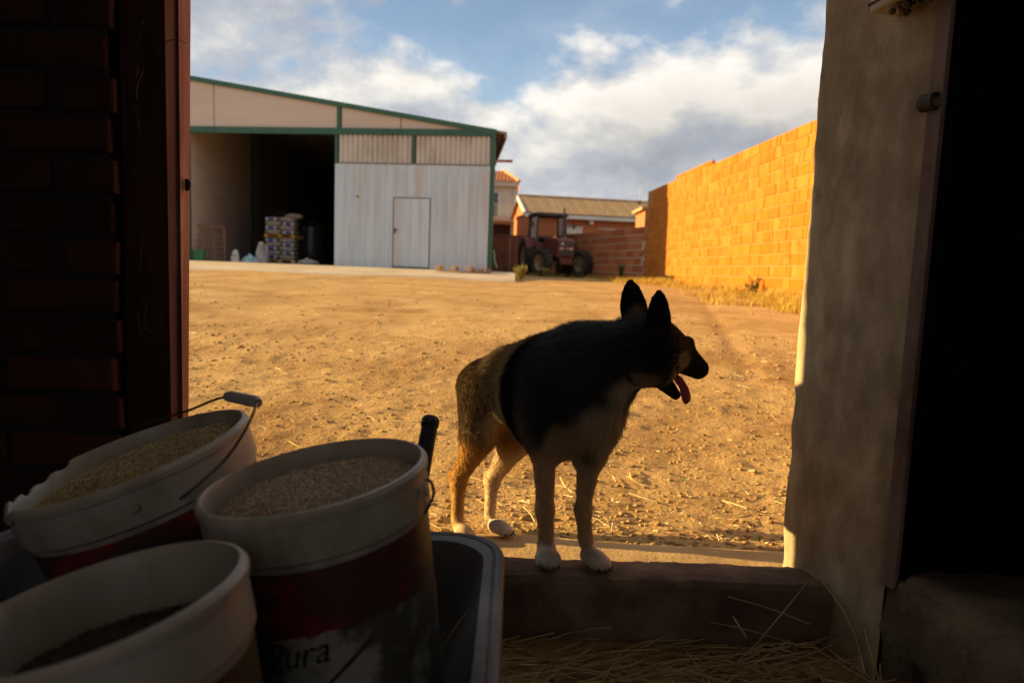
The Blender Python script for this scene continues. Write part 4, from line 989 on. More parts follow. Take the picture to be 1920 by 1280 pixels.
for e0, e1, e2, nf in (((1233, 624, 1.632), (1233, 583, 1.626), (1236.5, 550, 1.620), (.35, -1, .1)), ((1191, 600, 1.715), (1186, 563, 1.719), (1182, 531, 1.724), (-.15, -1, .15))):
    ep = [V3(e0) + (V3(e2) - V3(e0)) * f for f in (0, .4, .75, 1)]; er = (.0335, .0305, .0205, .0115)
    for i in range(3): rc(ep[i], ep[i + 1], er[i], er[i + 1], BLACK, (0, 0, 1), .004, .012, flat=(nf, 2.6))
# front leg on the dog's right
rc((1050, 715, 1.77), (1024, 825, 1.745), .078, .046, BLACK, None, .016, .04, col2=BLACK)
rc((1020, 835, 1.745), (1022, 955, 1.725), .032, .0205, BROWN, None, .009, .03)
rc((1022, 955, 1.725), (1024, 1016, 1.715), .0215, .0205, BROWN, None, .008, .02)
# front leg on its left
rc((1114, 775, 1.735), (1107, 848, 1.722), .056, .037, BROWN, None, .014, .035)
rc((1106, 855, 1.72), (1093, 955, 1.705), .031, .0175, BROWN, None, .009, .03)
rc((1093, 955, 1.705), (1098, 1012, 1.70), .0190, .019, BROWN, None, .008, .02)
# hind legs
rc((908, 728, 2.16), (896, 812, 2.11), .088, .056, SABLE, None, .013, .04)
rc((897, 822, 2.105), (862, 893, 2.125), .047, .0245, GOLD, None, .012, .03)
rc((850, 889, 2.145), (859, 910, 2.11), .017, .02, GOLD, None, .006, .02)
rc((859, 900, 2.115), (857, 978, 2.07), .0225, .0195, GOLD, None, .006, .02)
rc((957, 747, 2.22), (963, 825, 2.17), .080, .050, (.020, .014, .009), None, .016, .04, col2=CREAM)
rc((962, 834, 2.165), (926, 895, 2.185), .043, .0235, CREAM, None, .010, .03)
rc((915, 890, 2.20), (922, 908, 2.175), .016, .019, CREAM, None, .006, .02)
rc((922, 902, 2.175), (918, 968, 2.135), .021, .0185, CREAM, None, .006, .02)
# tail, hanging behind
rc((928, 700, 2.25), (908, 765, 2.31), .034, .040, SABLE, None, .02, .03); rc((908, 765, 2.31), (900, 842, 2.29), .040, .022, SABLE, None, .02, .03)
CLAWS = []
def paw(u, D, z, fwd, col, size=1.0):
    f = unit((*fwd, 0)); l = np.array((-f[1], f[0], 0)); c = np.array(PZ(u, D, z + .022))
    el(tuple(c) if False else c, (f, l, (0, 0, 1)), (.040 * size, .0275 * size, .024 * size), col, f, .005, .02)
    for s, o in ((-1.45, -.006), (-.5, .006), (.5, .006), (1.45, -.006)):
        t = c + f * (.026 + o) * size + l * s * .0150 * size; t[2] = z + .0145
        p = rc(t + np.array((0, 0, .006)) - f * .012, t + f * .010, .0125 * size, .0120 * size, col, f, .003, .006)
        CLAWS.append((t + f * .020 * size + np.array((0, 0, -.002)), f))
paw(1026, 1.690, 0.002, (.12, -1), WHITE); paw(1112, 1.685, 0.002, (.62, -.78), WHITE)
paw(868, 2.035, PAVE_Z + .002, (.45, -.9), CREAM, .95); paw(934, 2.085, PAVE_Z + .003, (.85, -.5), WHITE, .95)
# sample the blended field
RES = .0055
LO = np.min([p.lo for p in PR], 0) + .05; HI = np.max([p.hi for p in PR], 0) - .05
dims = np.ceil((HI - LO) / RES).astype(int) + 1
Fd = np.full(dims, .2, np.float32)
for p in PR:
    i0 = np.clip(np.floor((p.lo - LO) / RES).astype(int), 0, dims - 1); i1 = np.clip(np.ceil((p.hi - LO) / RES).astype(int) + 1, 1, dims)
    ax_ = [LO[k] + RES * np.arange(i0[k], i1[k]) for k in range(3)]
    X = np.stack(np.meshgrid(*ax_, indexing='ij'), -1); d = sd(p, X)[0].astype(np.float32)
    sl_ = tuple(slice(i0[k], i1[k]) for k in range(3)); a = Fd[sl_]
    h = np.maximum(p.k - np.abs(a - d), 0) / p.k; Fd[sl_] = np.minimum(a, d) - h * h * p.k * .25
def surface_nets(f, lo, res):
    s = f < 0; nx, ny, nz = f.shape
    c = np.zeros((nx - 1, ny - 1, nz - 1), np.int8)
    cor = [(i, j, k) for i in (0, 1) for j in (0, 1) for k in (0, 1)]
    def cv(a, o): return a[o[0]:o[0] + nx - 1, o[1]:o[1] + ny - 1, o[2]:o[2] + nz - 1]
    for o in cor: c += cv(s, o)
    act = (c > 0) & (c < 8); idx = np.argwhere(act); vid = np.full(act.shape, -1, np.int64); vid[act] = np.arange(len(idx))
    acc = np.zeros((len(idx), 3)); cnt = np.zeros(len(idx))
    val = {o: cv(f, o)[act] for o in cor}
    for a in cor:
        for ax in range(3):
            if a[ax]: continue
            b = list(a); b[ax] = 1; b = tuple(b); fa, fb_ = val[a], val[b]; m = (fa < 0) != (fb_ < 0)
            t = np.where(m, fa / np.where(m, fa - fb_, 1), 0); q = np.tile(np.array(a, float), (len(idx), 1)); q[:, ax] += t
            acc[m] += q[m]; cnt[m] += 1
    Vv = lo + res * (idx + acc / cnt[:, None]); Fs = []
    for ax in range(3):
        o1, o2 = [k for k in range(3) if k != ax]
        A = [slice(1, -1)] * 3; A[ax] = slice(0, -1); B = list(A); B[ax] = slice(1, None)
        sa, sb = s[tuple(A)], s[tuple(B)]; e = np.argwhere(sa != sb); flip = sa[tuple(e.T)]
        e = e + np.array([0 if k == ax else 1 for k in range(3)])
        d1 = np.zeros(3, int); d1[o1] = 1; d2 = np.zeros(3, int); d2[o2] = 1
        q = np.stack([vid[tuple((e - d).T)] for d in (d1 * 0, d1, d1 + d2, d2)], -1)
        fl_ = flip if ax != 1 else ~flip
        q[~fl_] = q[~fl_][:, ::-1]; Fs.append(q)
    return Vv, np.concatenate(Fs)
DV, DF = surface_nets(Fd, LO, RES)
# tidy normals by relaxing twice
def relax(Vv, Fs, n, w_):
    e = np.concatenate([np.stack([Fs[:, i], Fs[:, (i + 1) % 4]], -1) for i in range(4)])
    for _ in range(n):
        s_ = np.zeros_like(Vv); c_ = np.zeros(len(Vv)); np.add.at(s_, e[:, 0], Vv[e[:, 1]]); np.add.at(c_, e[:, 0], 1); np.add.at(s_, e[:, 1], Vv[e[:, 0]]); np.add.at(c_, e[:, 1], 1)
        Vv = Vv + w_ * (s_ / c_[:, None] - Vv)
    return Vv
DV = relax(DV, DF, 2, .5)
# coat: colour, lie and length of the hair blended from the volumes, then markings
D_ = np.stack([sd(p, DV)[0] for p in PR], 1); T_ = np.stack([sd(p, DV)[1] for p in PR], 1)
Wt = np.exp(-np.maximum(D_, -.02) / .009); Wt /= Wt.sum(1, keepdims=True)
C1 = np.stack([p.col for p in PR]); C2 = np.stack([p.col2 for p in PR])
COLV = np.einsum('ij,jk->ik', Wt * (1 - T_), C1) + np.einsum('ij,jk->ik', Wt * T_, C2)
FLOW = Wt @ np.stack([p.flow for p in PR]); LEN_ = Wt @ np.array([p.fl for p in PR])
jit = .012 * np.stack([fbm(DV[:, 0] * 40, DV[:, 1] * 40, DV[:, 2] * 40, s=70 + k, oct=3) for k in range(3)], -1)
def paint(c, r, col, soft=.03, amt=1.0, s=(1, 1, 1)):
    global COLV
    d = np.linalg.norm((DV + jit - V3(c)) / np.array(s), axis=1); w_ = amt * np.clip((r + soft - d) / soft, 0, 1)[:, None]; w_ = w_ * w_ * (3 - 2 * w_)
    COLV = COLV * (1 - w_) + np.array(col) * w_
paint((1140, 815, 1.66), .058, (.50, .35, .19), .05); paint((1190, 745, 1.63), .035, (.50, .36, .21), .03)
paint((1070, 850, 1.66), .06, (.46, .30, .15), .03); paint((1105, 862, 1.66), .018, BLACK, .02, .8)
paint((1020, 872, 1.70), .03, BROWN, .03)
paint((917, 668, 2.12), .05, (.085, .06, .04), .05, .8); paint((925, 800, 2.06), .028, CREAM, .04, .8)
paint((880, 865, 2.08), .05, GOLD, .04, .8); paint((875, 790, 2.05), .03, (.10, .07, .045), .05, .6)
paint((952, 820, 2.10), .045, GOLD, .03, .9); paint((1281, 672, 1.64), .016, (.38, .24, .105), .014); paint((1304, 690, 1.71), .026, BLACK, .012); paint((1262, 700, 1.64), .008, TAN, .016, .7)
paint((1222, 722, 1.615), .018, (.30, .18, .075), .022, .9); paint((1196, 722, 1.62), .022, (.30, .2, .11), .02, .8); paint((1196, 588, 1.70), .014, (.20, .13, .07), .016, .9)
paint((1008, 768, 1.78), .02, (.09, .065, .04), .03, .5)
me = np_mesh('dog', DV, DF); me.polygons.foreach_set('use_smooth', np.ones(len(DF), bool))
ca = me.color_attributes.new('coat', 'FLOAT_COLOR', 'POINT'); ca.data.foreach_set('color', np.concatenate([COLV, np.ones((len(DV), 1))], 1).astype(np.float32).ravel())
m_skin = mat('dog_undercoat', [(.3, .3, .3)], scale=40, rough=.7, attr='coat', spec=.0, bump=.4, bscale=160, bdist=.003)
dog = link('dog', me, m_skin, label='black and tan shepherd dog standing on the doorstep looking aside, tongue out', cat='dog')
nrm = np.zeros((len(DV), 3)); me.vertices.foreach_get('normal', (buf := np.zeros(len(DV) * 3, np.float32))); nrm = buf.reshape(-1, 3).astype(float)
# check orientation: normals must point outwards
cc = DV.mean(0)
if ((nrm * (DV - cc)).sum(1)).mean() < 0:
    me.flip_normals(); nrm = -nrm
# fur strands
q = DF; a_, b_, c_ = DV[q[:, 0]], DV[q[:, 1]], DV[q[:, 2]]
area = np.linalg.norm(np.cross(b_ - a_, c_ - a_), axis=1)
NH = 110000
pick = np.random.choice(len(q), NH, p=area / area.sum()); uv = np.random.rand(NH, 2)
wts = np.stack([(1 - uv[:, 0]) * (1 - uv[:, 1]), uv[:, 0] * (1 - uv[:, 1]), uv[:, 0] * uv[:, 1], (1 - uv[:, 0]) * uv[:, 1]], 1)
def at_(A): return np.einsum('ij,ijk->ik', wts, A[q[pick]])
root = at_(DV); nn_ = at_(nrm); nn_ /= np.linalg.norm(nn_, axis=1, keepdims=True) + 1e-9
fw = at_(FLOW); fw = fw - (fw * nn_).sum(1, keepdims=True) * nn_; fw /= np.linalg.norm(fw, axis=1, keepdims=True) + 1e-6
gl_ = np.clip(((root - V3((1047, 742, 1.825))) @ E1 + .03) / .10, 0, 1)      # sheen put into the forequarters' coat, taken out where sun strikes the rump
cl_ = at_(COLV); ln_ = np.einsum('ij,ij->i', wts, LEN_[q[pick]]) * (.6 + .8 * np.random.rand(NH))
clump = .20 * np.stack([fbm(root[:, 0] * 90, root[:, 1] * 90, root[:, 2] * 90, s=90 + k, oct=2) for k in range(3)], -1)
dirv = fw + .42 * nn_ + clump + .16 * np.random.randn(NH, 3); dirv /= np.linalg.norm(dirv, axis=1, keepdims=True)
K = 4; tt_ = np.linspace(0, 1, K)
pts = root[:, None] - .0015 * nn_[:, None] + dirv[:, None] * (ln_[:, None] * tt_[None])[..., None] + (fw - .25 * nn_)[:, None] * (ln_[:, None] * .45 * tt_[None] ** 2)[..., None]
# keep strands outside the skin
pts = pts + nn_[:, None] * (.06 * ln_[:, None] * tt_[None])[..., None]
hc = bpy.data.hair_curves.new('fur'); hc.add_curves([K] * NH)
hc.attributes['position'].data.foreach_set('vector', pts.astype(np.float32).ravel()) if 'position' in hc.attributes else hc.points.foreach_set('position', pts.astype(np.float32).ravel())
rad = np.tile(np.array([.00042, .00040, .00028, .00008]), NH) * np.repeat(.8 + .5 * np.random.rand(NH), K)
ra_ = hc.attributes.get('radius') or hc.attributes.new('radius', 'FLOAT', 'POINT'); ra_.data.foreach_set('value', rad.astype(np.float32))
cl_ = np.clip(cl_ * (.62 + .76 * np.random.rand(NH, 1)) , 0, 1)
cc_ = hc.attributes.new('coat', 'FLOAT_COLOR', 'CURVE'); cc_.data.foreach_set('color', np.concatenate([cl_, gl_[:, None]], 1).astype(np.float32).ravel())
mf = bpy.data.materials.new('dog_fur'); mf.use_nodes = True; t = mf.node_tree; b = t.nodes['Principled BSDF']
at2 = N(t, 'ShaderNodeAttribute', attribute_name='coat'); t.links.new(at2.outputs['Color'], b.inputs['Base Color']); b.inputs['Roughness'].default_value = .45; t.links.new(math_n(t, 'MULTIPLY', at2.outputs['Alpha'], .6), b.inputs['Specular IOR Level'])
hc.materials.append(mf)
fur = bpy.data.objects.new('fur', hc); COL.objects.link(fur); fur.parent = dog
scene.cycles_curves.shape = 'RIBBONS'; scene.cycles_curves.subdivisions = 2
# nose, eye, tongue, teeth, claws, collar
m_nose = mat('wet_black_nose', [(.012, .011, .011), (.02, .018, .018)], scale=60, rough=.35, bump=.5, bscale=300, spec=.5)
m_tong = mat('pink_tongue', [(.36, .055, .06), (.46, .09, .09)], scale=30, rough=.2, bump=.2, spec=.5)
m_claw = mat('horn_claw', [(.05, .04, .03), (.10, .08, .06)], scale=30, rough=.4)
def ball(name, c, r, m, parent, s=(1, 1, 1), Mr=None, n=16):
    prof = [(math.sin(math.pi * k / 10) + 1e-5, -math.cos(math.pi * k / 10)) for k in range(11)]
    M = Matrix.Translation(c) @ (Mr or Matrix.Identity(4)) @ Matrix.Diagonal((r * s[0], r * s[1], r * s[2], 1))
    return MB().lathe(prof, n, M).obj(name, m, parent)
MH = Matrix((HF, HL, HU)).transposed().to_4x4()
ball('nose', P(1318, 689, 1.741), .0135, m_nose, dog, (.9, 1.15, .95), MH)
ball('eye', P(1281, 652, 1.662), .0085, m_nose, dog)
ball('eye', P(1294, 648, 1.722), .0085, m_nose, dog)
tp = [P(1256, 700, 1.685), P(1270, 711, 1.692), P(1281, 728, 1.700), P(1285, 742, 1.703), P(1285.5, 752, 1.703), P(1285, 757, 1.702)]
tw = [.012, .0140, .0140, .0145, .0125, .005]; mb = MB(); V = []; F = []
for i, (p, w_) in enumerate(zip(tp, tw)):
    for k in range(9):
        x = k / 4 - 1; V.append(p + Vector((.86, .33, 0)) * (w_ * x) + Vector((0, -.004 * (1 - x * x), 0)) + Vector((0, -.003 * abs(x), .003 * abs(x))))
F = [(i * 9 + k, i * 9 + k + 1, (i + 1) * 9 + k + 1, (i + 1) * 9 + k) for i in range(5) for k in range(8)]
tg = mb.add(V, F, True).obj('tongue', m_tong, dog); so2 = tg.modifiers.new('thick', 'SOLIDIFY'); so2.thickness = .005; so2.offset = 0
mb = MB()
for i in range(6):
    f = i / 5; p = P(1266 + 34 * f, 687 + 16 * f, 1.676 + .05 * f); r_ = .0045 if i == 4 else .003
    mb.tube([p + Vector((0, 0, .006)), p + Vector((0, 0, -.003 if i != 4 else -.007))], [r_, .0008], 6)
tm_ = mb.obj('teeth', mat('tooth_ivory', [(.6, .54, .42)], rough=.3), dog, kind='stuff')
for p, f in CLAWS:
    p = Vector(p); f = Vector(f); MB().tube([p - f * .003, p + f * .006 - Vector((0, 0, .003)), p + f * .009 - Vector((0, 0, .008))], [.0042, .0032, .001], 6).obj('claw', m_claw, dog)
# collar
ca_, cb_ = Vector(P(1112, 690, 1.77)), Vector(P(1195, 656, 1.69)); ad = (cb_ - ca_).normalized(); cm = ca_ + (cb_ - ca_) * .93 + Vector((0, 0, -.008))
Mc = Matrix.Translation(cm) @ ad.to_track_quat('Z', 'Y').to_matrix().to_4x4()
MB().lathe([(.080, -.006), (.0855, -.006), (.0855, .006), (.080, .006)], 40, Mc, closed=True).obj('collar', mat('dark_leather', [(.012, .010, .008), (.02, .016, .012)], scale=20, rough=.8), dog)
# ------------------------------------------------------------------ wheelbarrow with three feed buckets
def PP(u, v, z):
    d = CROT @ Vector((u - 960.0, 640.0 - v, -FPX)); t = (z - CAM_Z) / d.z; return Vector((d.x * t, d.y * t, z))
m_tray = mat('worn_galvanised_steel', [(.09, .085, .08), (.15, .145, .14), (.22, .215, .21)], scale=5, rough=.6, metal=.6, bump=.25, bscale=30, stain=(.085, .06, .045), stain_scale=4, spec=.4)
m_rubber = mat('black_rubber_grip', [(.018, .018, .02), (.03, .03, .034)], scale=20, rough=.45, bump=.1)
m_bar = mat('barrow_tube_paint', [(.05, .06, .05), (.08, .09, .075)], scale=8, rough=.5, metal=.3)
RZ = .30; far_r = PP(880, 1006, RZ); near_r = PP(931, 1280, RZ)
TX1 = (far_r.x + near_r.x) / 2 + .012; TX0 = TX1 - .78; TY1 = PP(840, 1003, RZ).y; TY0 = TY1 - .80
bar = thing('wheelbarrow', ((TX0 + TX1) / 2, (TY0 + TY1) / 2, FLOOR), label='worn steel wheelbarrow carrying three feed buckets just inside the doorway', cat='wheelbarrow')
off = -bar.location
def wo_(mb, name, m, **k):
    o = mb.obj(name, m, bar, **k); o.location = off; return o
def rrect(x0, x1, y0, y1, r, z, n=8):
    pts = []
    for cx, cy, a0 in ((x1 - r, y1 - r, 0), (x0 + r, y1 - r, 90), (x0 + r, y0 + r, 180), (x1 - r, y0 + r, 270)):
        for k in range(n + 1): a = R(a0 + 90 * k / n); pts.append((cx + r * math.cos(a), cy + r * math.sin(a), z))
    return pts
loops = [rrect(TX0 + i, TX1 - i, TY0 + i * 1.6, TY1 - i * 1.2, r, z) for i, r, z in ((-.012, .085, RZ - .006), (0, .08, RZ), (.012, .075, RZ - .004), (.03, .075, RZ - .06), (.06, .07, RZ - .14), (.085, .07, RZ - .185), (.12, .06, RZ - .20), (.16, .05, RZ - .202))]
n = len(loops[0]); V = [p for l in loops for p in l]; F = [(i * n + k, i * n + (k + 1) % n, (i + 1) * n + (k + 1) % n, (i + 1) * n + k) for i in range(len(loops) - 1) for k in range(n)] + [tuple(range((len(loops) - 1) * n, len(loops) * n))]
tr = wo_(MB().add(V, F, True), 'tray', m_tray); so3 = tr.modifiers.new('thick', 'SOLIDIFY'); so3.thickness = .003
lp_ = [Vector(p) for p in rrect(TX0 - .012, TX1 + .012, TY0 - .015, TY1 + .014, .085, RZ - .008)]; lp_.append(lp_[0]); lp_.append(lp_[1])
o = MB().tube(lp_, .0085, 8, cap=False).obj('rolled_rim', m_tray, tr)
for s, gx_ in ((1, None), (-1, None)):
    g0, g1 = P(790, 885, 1.235), P(808, 784, 1.30)
    if s < 0:
        mx = (TX0 + TX1) / 2 - .05; g0 = Vector((2 * mx - g0.x, g0.y, g0.z)); g1 = Vector((2 * mx - g1.x, g1.y, g1.z - .15)); g0.z -= .13
    d_ = (g1 - g0).normalized()
    wo_(MB().tube([(g0.x * .5 - .2, TY0 - .1, -.06), (g0.x * .8 - .08, TY0 + .2, .02), (g0.x - .02, TY1 - .1, .07), g0 - d_ * .10 + Vector((0, .0, 0)), g0], .0125, 10), 'handle_bar', m_bar)
    gr_ = wo_(MB().tube([g0 - d_ * .02, g0, g1 - d_ * .012, g1], [.0155, .0165, .0158, .0150], 14), 'grip', m_rubber)
    e_ = MB().tube([g1 - d_ * .016, g1 - d_ * .004, g1 + d_ * .002], [.0178, .0178, .014], 14).obj('grip_collar', m_rubber, gr_)
    wo_(MB().tube([(g0.x - .02, TY1 - .12, .07), (g0.x, TY1 - .08, FLOOR + .012), (g0.x, TY1 - .20, FLOOR + .012), (g0.x - .03, TY1 - .30, .06)], .0125, 8), 'leg', m_bar)
mx = (TX0 + TX1) / 2
wt_ = thing('wheel', (mx, TY0 - .10, .185), parent=bar); wt_.location = Vector((mx, TY0 - .10, FLOOR + .185)) + off
MW = Matrix.Rotation(R(90), 4, 'Y')
MB().lathe([(.12, -.03), (.15, -.042), (.178, -.03), (.185, 0), (.178, .03), (.15, .042), (.12, .03)], 28, MW).obj('tyre', m_tyre, wt_)
MB().lathe([(0, -.05), (.02, -.05), (.03, -.02), (.12, -.028), (.125, .0), (.12, .028), (.03, .02), (.02, .05), (0, .05)], 24, MW).obj('rim', m_rim, wt_)

m_white_p = mat('dirty_white_plastic', [(.31, .265, .205), (.42, .37, .295), (.52, .465, .385)], scale=4, rough=.42, bump=.12, bscale=30, stain=(.19, .135, .085), stain_scale=3.6, spec=.4, stretch=(1, 1, .6))
m_wire = mat('bail_wire', [(.12, .11, .10), (.2, .18, .16)], scale=30, rough=.4, metal=.8)
m_grip = mat('grey_plastic_grip', [(.34, .32, .29), (.44, .42, .38)], scale=20, rough=.5)
def label_mat(name):
    m = bpy.data.materials.new(name); m.use_nodes = True; t = m.node_tree; b = t.nodes['Principled BSDF']; b.inputs['Roughness'].default_value = .45
    tc = N(t, 'ShaderNodeTexCoord'); sep = N(t, 'ShaderNodeSeparateXYZ'); t.links.new(tc.outputs['Object'], sep.inputs[0])
    wob = math_n(t, 'ADD', sep.outputs[2], math_n(t, 'MULTIPLY', math_n(t, 'SUBTRACT', noise(t, tc.outputs['Object'], 26, 4), .5), .035))
    hgt = math_n(t, 'ADD', math_n(t, 'MULTIPLY', wob, 1 / .4), 1.0)      # 0 at -0.4 m, 1 at the rim
    col = ramp(t, hgt, [(0, (.36, .33, .27)), (.52, (.36, .33, .27)), (.60, (.42, .37, .30)), (.605, (.20, .014, .017)), (.85, (.25, .018, .02))], 'LINEAR')
    dirt = ramp(t, noise(t, tc.outputs['Object'], 9, 7, .65), [(.40, 0.0), (.50, 1.0)])
    col = mix(t, math_n(t, 'MULTIPLY', dirt, .85), col, (.045, .036, .028)); 
    gn = ramp(t, noise(t, mapping(t, tc.outputs['Object'], (5, 2, 1)), 5, 2), [(.58, 0.0), (.62, 1.0)])
    col = mix(t, math_n(t, 'MULTIPLY', gn, .5), col, (.05, .12, .05)); t.links.new(col, b.inputs['Base Color']); return m
m_label = label_mat('torn_red_label')
def grain(bk, name, r, z, n, mats_, label, hump=.02, lift=.0):
    """surface of kernels at height z (below the rim) inside a bucket"""
    V = []; F = []; base = np.array([(1,0,0),(-1,0,0),(0,.36,0),(0,-.36,0),(0,0,.3),(0,0,-.3)]); tri = np.array([(0,2,4),(2,1,4),(1,3,4),(3,0,4),(2,0,5),(1,2,5),(3,1,5),(0,3,5)])
    rr = r * np.sqrt(np.random.rand(n)) * .985; aa = np.random.rand(n) * 6.283; X_ = rr * np.cos(aa); Y_ = rr * np.sin(aa)
    Zs = z + hump * (1 - (rr / r) ** 2) + .004 * np.random.rand(n) + .006 * fbm(X_ * 18, Y_ * 18, s=5, oct=2) + lift * X_
    L = .0034 + .0014 * np.random.rand(n)
    for i in range(n):
        a = random.random() * 6.283; e = rs(-.6, .6); M = np.array(Euler((rs(-.5, .5), e, a)).to_matrix())
        V.append((base * L[i]) @ M.T + (X_[i], Y_[i], Zs[i])); F.append(tri + 6 * i)
    o = link(name, np_mesh(name, np.concatenate(V), np.concatenate(F)), mats_, kind='stuff', label=label, cat='grain'); o.matrix_world = bk
    # packed bed just under the loose top layer
    g_, h_ = np.meshgrid(np.linspace(0, 2 * math.pi, 49), np.linspace(0, 1, 14)); X2 = np.cos(g_) * h_ * r * .995; Y2 = np.sin(g_) * h_ * r * .995
    bed = link('grain_bed', grid_mesh('grain_bed', X2, Y2, z + hump * (1 - h_ ** 2) + .006 * fbm(X2 * 18, Y2 * 18, s=5, oct=2) + lift * X2 - .001), mats_, o)
    return o
m_grain1 = mat('golden_barley', [(.34, .23, .085), (.54, .40, .17), (.70, .56, .29)], scale=130, rough=.7, detail=3, bump=.4, bscale=300)
m_grain2 = mat('rolled_pink_grain', [(.46, .32, .19), (.64, .48, .31), (.78, .65, .47)], scale=130, rough=.7, detail=3, bump=.4, bscale=300)
m_grain3 = mat('dark_feed_crumbs', [(.045, .036, .025), (.085, .066, .042), (.14, .11, .072)], scale=130, rough=.8, detail=3)
def bucket(u, v, D, Rr, H, tilt, toward, lbl, broken=None, lab=True, spin=0):
    M = Matrix.Translation(P(u, v, D)) @ Matrix.Rotation(R(-tilt), 4, 'Y') @ Matrix.Rotation(R(toward), 4, 'X') @ Matrix.Rotation(R(spin), 4, 'Z')
    t = thing('bucket', label=lbl, cat='bucket'); base_m = M @ Matrix.Translation((0, 0, -H)); t.matrix_world = base_m
    up = Matrix.Translation((0, 0, H))
    rim = Rr; col_h = .062; rb = Rr * .955
    def fn(p, a):
        if broken and p.z > -.035:
            b0, b1, dep = broken; x = (math.degrees(a) - b0) / (b1 - b0)
            if 0 < x < 1:
                k_ = x * 13; i_ = int(k_); f_ = k_ - i_; tear = JAG[i_] + (JAG[i_ + 1] - JAG[i_]) * min(1, f_ * 2.2); p = Vector((p.x, p.y, p.z - dep * tear * min(1, (p.z + .035) / .022)))
        return p
    prof = [(rim - .004, 0), (rim, -.001), (rim + .0035, -.006), (rim + .003, -.014), (rim - .001, -.016), (rim, -.03), (rim - .001, -col_h), (rim - .004, -col_h - .003), (rb, -col_h - .004), (Rr * .83, -H + .006), (Rr * .82, -H), (0.001, -H)]
    prof_in = [(0.001, -H + .005), (Rr * .815, -H + .005), (rb - .004, -col_h - .01), (rim - .007, -.04), (rim - .0065, -.02), (rim - .0065, -.004), (rim - .004, 0)]
    MB().lathe(prof + prof_in, 160 if broken else 96, fn=fn).obj('body', m_white_p, t).location = (0, 0, H)
    if lab:
        zt, zb_ = -col_h - .012, -H + .03; rr_ = lambda z: rb + (Rr * .83 - rb) * ((z + col_h + .004) / (-H + .006 + col_h + .004))
        lb_ = MB().lathe([(rr_(zt) + .0007, zt), (rr_(-.2) + .0007, -.2), (rr_(zb_) + .0007, zb_)], 72).obj('label', m_label, t); lb_.location = (0, 0, H); t['rr'] = 0; t_lab[t.name] = (lb_, rr_)
    bs = []
    for s in (-1, 1):
        q = Vector((0, s * (rim + .004), -.036)); MB().lathe([(0, 0), (.007, 0), (.0075, .002), (.005, .004), (0, .004)], 14, Matrix.Translation(q) @ Matrix.Rotation(R(-90 * s), 4, 'X')).obj('handle_boss', m_white_p, t).location = (0, 0, H)
    return t, M
t_lab = {}; JAG = [0, .7, .5, 1.0, .8, 1.3, .7, .9, .4, .85, 1.2, .5, .6, 0, 0]
def bail(t, H, Rr, ang, grip=True, sag=0.0):
    """wire handle hinged on the bosses, swung to an angle"""
    pts = []
    for k in range(25):
        a = math.pi * k / 24; y = -math.cos(a) * (Rr + .012); h_ = math.sin(a) ** .75 * (Rr + .02)
        pts.append(Vector((h_ * math.cos(R(ang)), y, -.036 + h_ * math.sin(R(ang)))))
    w_ = MB().tube(pts, .0022, 7).obj('handle_wire', m_wire, t); w_.location = (0, 0, H)
    if grip:
        g = MB().tube([pts[8], pts[10], pts[12], pts[14], pts[16]], [.0085, .0095, .0095, .0095, .0085], 12).obj('handle_grip', m_grip, w_)
RA, RB, RC = .172, .150, .127
bA, MA = bucket(247, 850, 1.03, RA, .36, 17.5, 6.5, 'white bucket heaped with golden barley, broken rim, its wire handle raised', broken=(128, 215, .013), spin=25)
bB, MBk = bucket(590, 885, .905, RB, .36, 10.0, 2.5, 'white bucket with torn red label filled with pale rolled grain', spin=78)
bC, MC = bucket(186, 1122, .60, RC, .30, 12.5, 0, 'nearly empty white bucket with dark feed crumbs left at the bottom', spin=20)
grain(MA, 'barley', RA - .009, -.030, 5600, m_grain1, 'golden barley filling the tilted bucket with the broken rim', .016, .03)
grain(MBk, 'rolled_grain', RB - .008, -.036, 5200, m_grain2, 'pale rolled grain filling the bucket with the torn red label', .010, .03)
grain(MC, 'feed_crumbs', RC - .010, -.068, 3400, m_grain3, 'dark feed crumbs in the bottom of the nearly empty bucket', .006, -.02)
# handles: built directly in each bucket's frame
def wire(t, M, H, pts, r=.0022):
    Mi = (M @ Matrix.Translation((0, 0, -H))).inverted(); o_ = MB().tube([Mi @ Vector(p) for p in pts], r, 7).obj('handle_wire', m_wire, t); return o_, Mi
def smooth_pts(p, n=5):
    p = [Vector(q) for q in p]; out = []
    for i in range(len(p) - 1):
        a, b, c, d = p[max(i - 1, 0)], p[i], p[i + 1], p[min(i + 2, len(p) - 1)]
        for k in range(n):
            t_ = k / n; out.append(.5 * ((2 * b) + (c - a) * t_ + (2 * a - 5 * b + 4 * c - d) * t_ ** 2 + (3 * b - a - 3 * c + d) * t_ ** 3))
    return out + [p[-1]]
hw = smooth_pts([P(338, 935, .90), P(375, 905, .905), P(425, 858, .93), P(462, 803, .97), P(481, 757, 1.01), P(478, 753, 1.02)])
w1, Mi = wire(bA, MA, .36, hw); w2 = MB().tube([Mi @ q for q in smooth_pts([P(428, 743, 1.06), P(400, 750, 1.10), P(345, 772, 1.17), P(250, 800, 1.235)])], .0022, 7).obj('handle_wire', m_wire, bA)
MB().tube([Mi @ P(426, 743, 1.06), Mi @ P(432, 743, 1.055), Mi @ P(478, 752, 1.02), Mi @ P(484, 756, 1.015)], [.0075, .0092, .0092, .0075], 12).obj('handle_grip', m_grip, w1)
wire(bB, MBk, .36, smooth_pts([P(800, 897, .905), P(809, 905, .90), P(813, 925, .895), P(806, 945, .89), P(796, 962, .885)]))
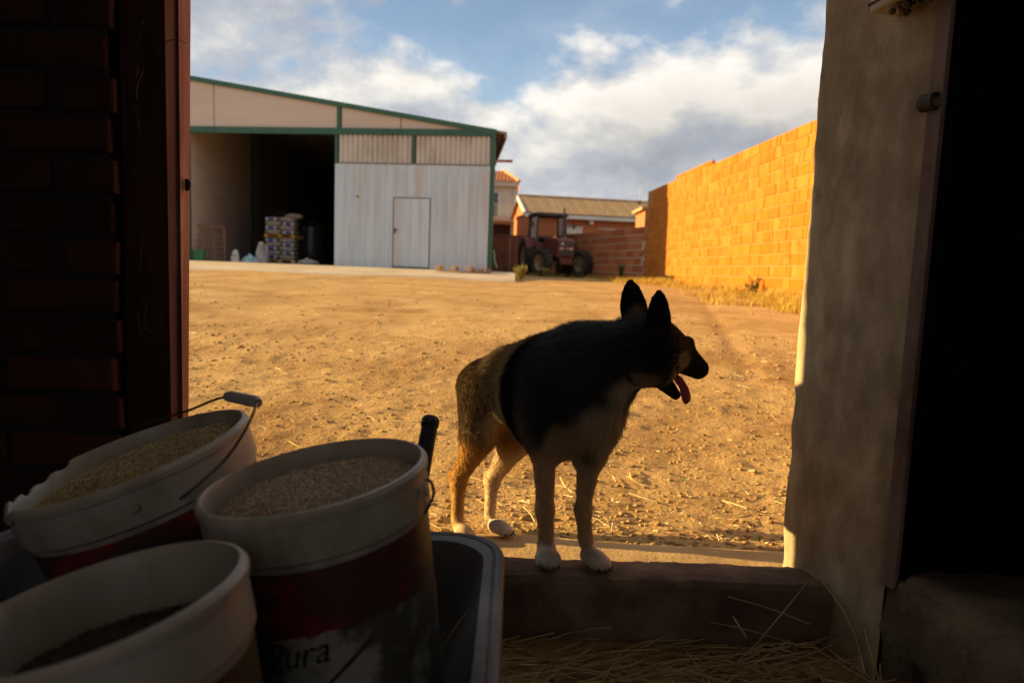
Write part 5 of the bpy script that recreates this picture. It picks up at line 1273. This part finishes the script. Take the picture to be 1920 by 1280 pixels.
# print on the torn label
def lettering(t, txt, size, z, ang0, italic=0, arc=0):
    lb_, rr_ = t_lab[t.name]; cu = bpy.data.curves.new('lettering', 'FONT'); cu.body = txt; cu.size = size; cu.shear = italic; cu.fill_mode = 'BOTH'; cu.resolution_u = 3
    to = bpy.data.objects.new('lettering', cu); COL.objects.link(to); dg = bpy.context.evaluated_depsgraph_get(); me_ = bpy.data.meshes.new_from_object(to.evaluated_get(dg)); bpy.data.objects.remove(to)
    bm_ = bmesh.new(); bm_.from_mesh(me_)
    for _ in range(2): bmesh.ops.subdivide_edges(bm_, edges=[e for e in bm_.edges if e.calc_length() > .012], cuts=1)
    for v_ in bm_.verts:
        zz = z + v_.co.y + arc * v_.co.x; a = R(ang0) + v_.co.x / RB; r_ = rr_(zz) + .0016; v_.co = (r_ * math.cos(a), r_ * math.sin(a), zz)
    bm_.to_mesh(me_); bm_.free(); me_.materials.clear(); return link('lettering', me_, mat('black_ink', [(.012, .011, .011), (.02, .018, .018)], rough=.5), lb_)
SPB = 78
lettering(bB, 'ance', .020, -.090, -128 - SPB); lettering(bB, 'DER  E-7', .024, -.118, -132 - SPB); lettering(bB, 'uPura', .050, -.205, -125 - SPB, .35, .10); lettering(bB, 'AS DE LA PEÑA', .024, -.275, -128 - SPB, 0, .08)
lb_, rr_ = t_lab[bB.name]
MB().tube([((rr_(-.19 - .05 * f * f) + .001) * math.cos(R(-105 - SPB + 48 * (1 - f))), (rr_(-.19 - .05 * f * f) + .001) * math.sin(R(-105 - SPB + 48 * (1 - f))), -.178 - .085 * f) for f in np.linspace(0, 1, 12)], [.0005 + .003 * (1 - f) for f in np.linspace(0, 1, 12)], 6).obj('flourish', mat('black_ink', [(.012, .011, .011), (.02, .018, .018)], rough=.5), lb_)
# a wisp of straw and spilled grain in the tray
items = []
for _ in range(26):
    p = PP(825 + rs(-14, 14), 1190 + rs(-45, 50), RZ - .14); items.append((p, p + Vector((rs(-.01, .05), rs(-.02, .06), rs(.0, .04))), (rs(-.1, .1), rs(-.1, .1))))
items.append((PP(818, 1235, RZ - .15), PP(880, 1140, RZ - .06), (0, .02)))
link('tray_straw', straw_mesh('tray_straw', items, (.0006, .0013)), m_straw2, kind='stuff', label='wisps of straw caught between bucket and wheelbarrow tray', cat='straw')
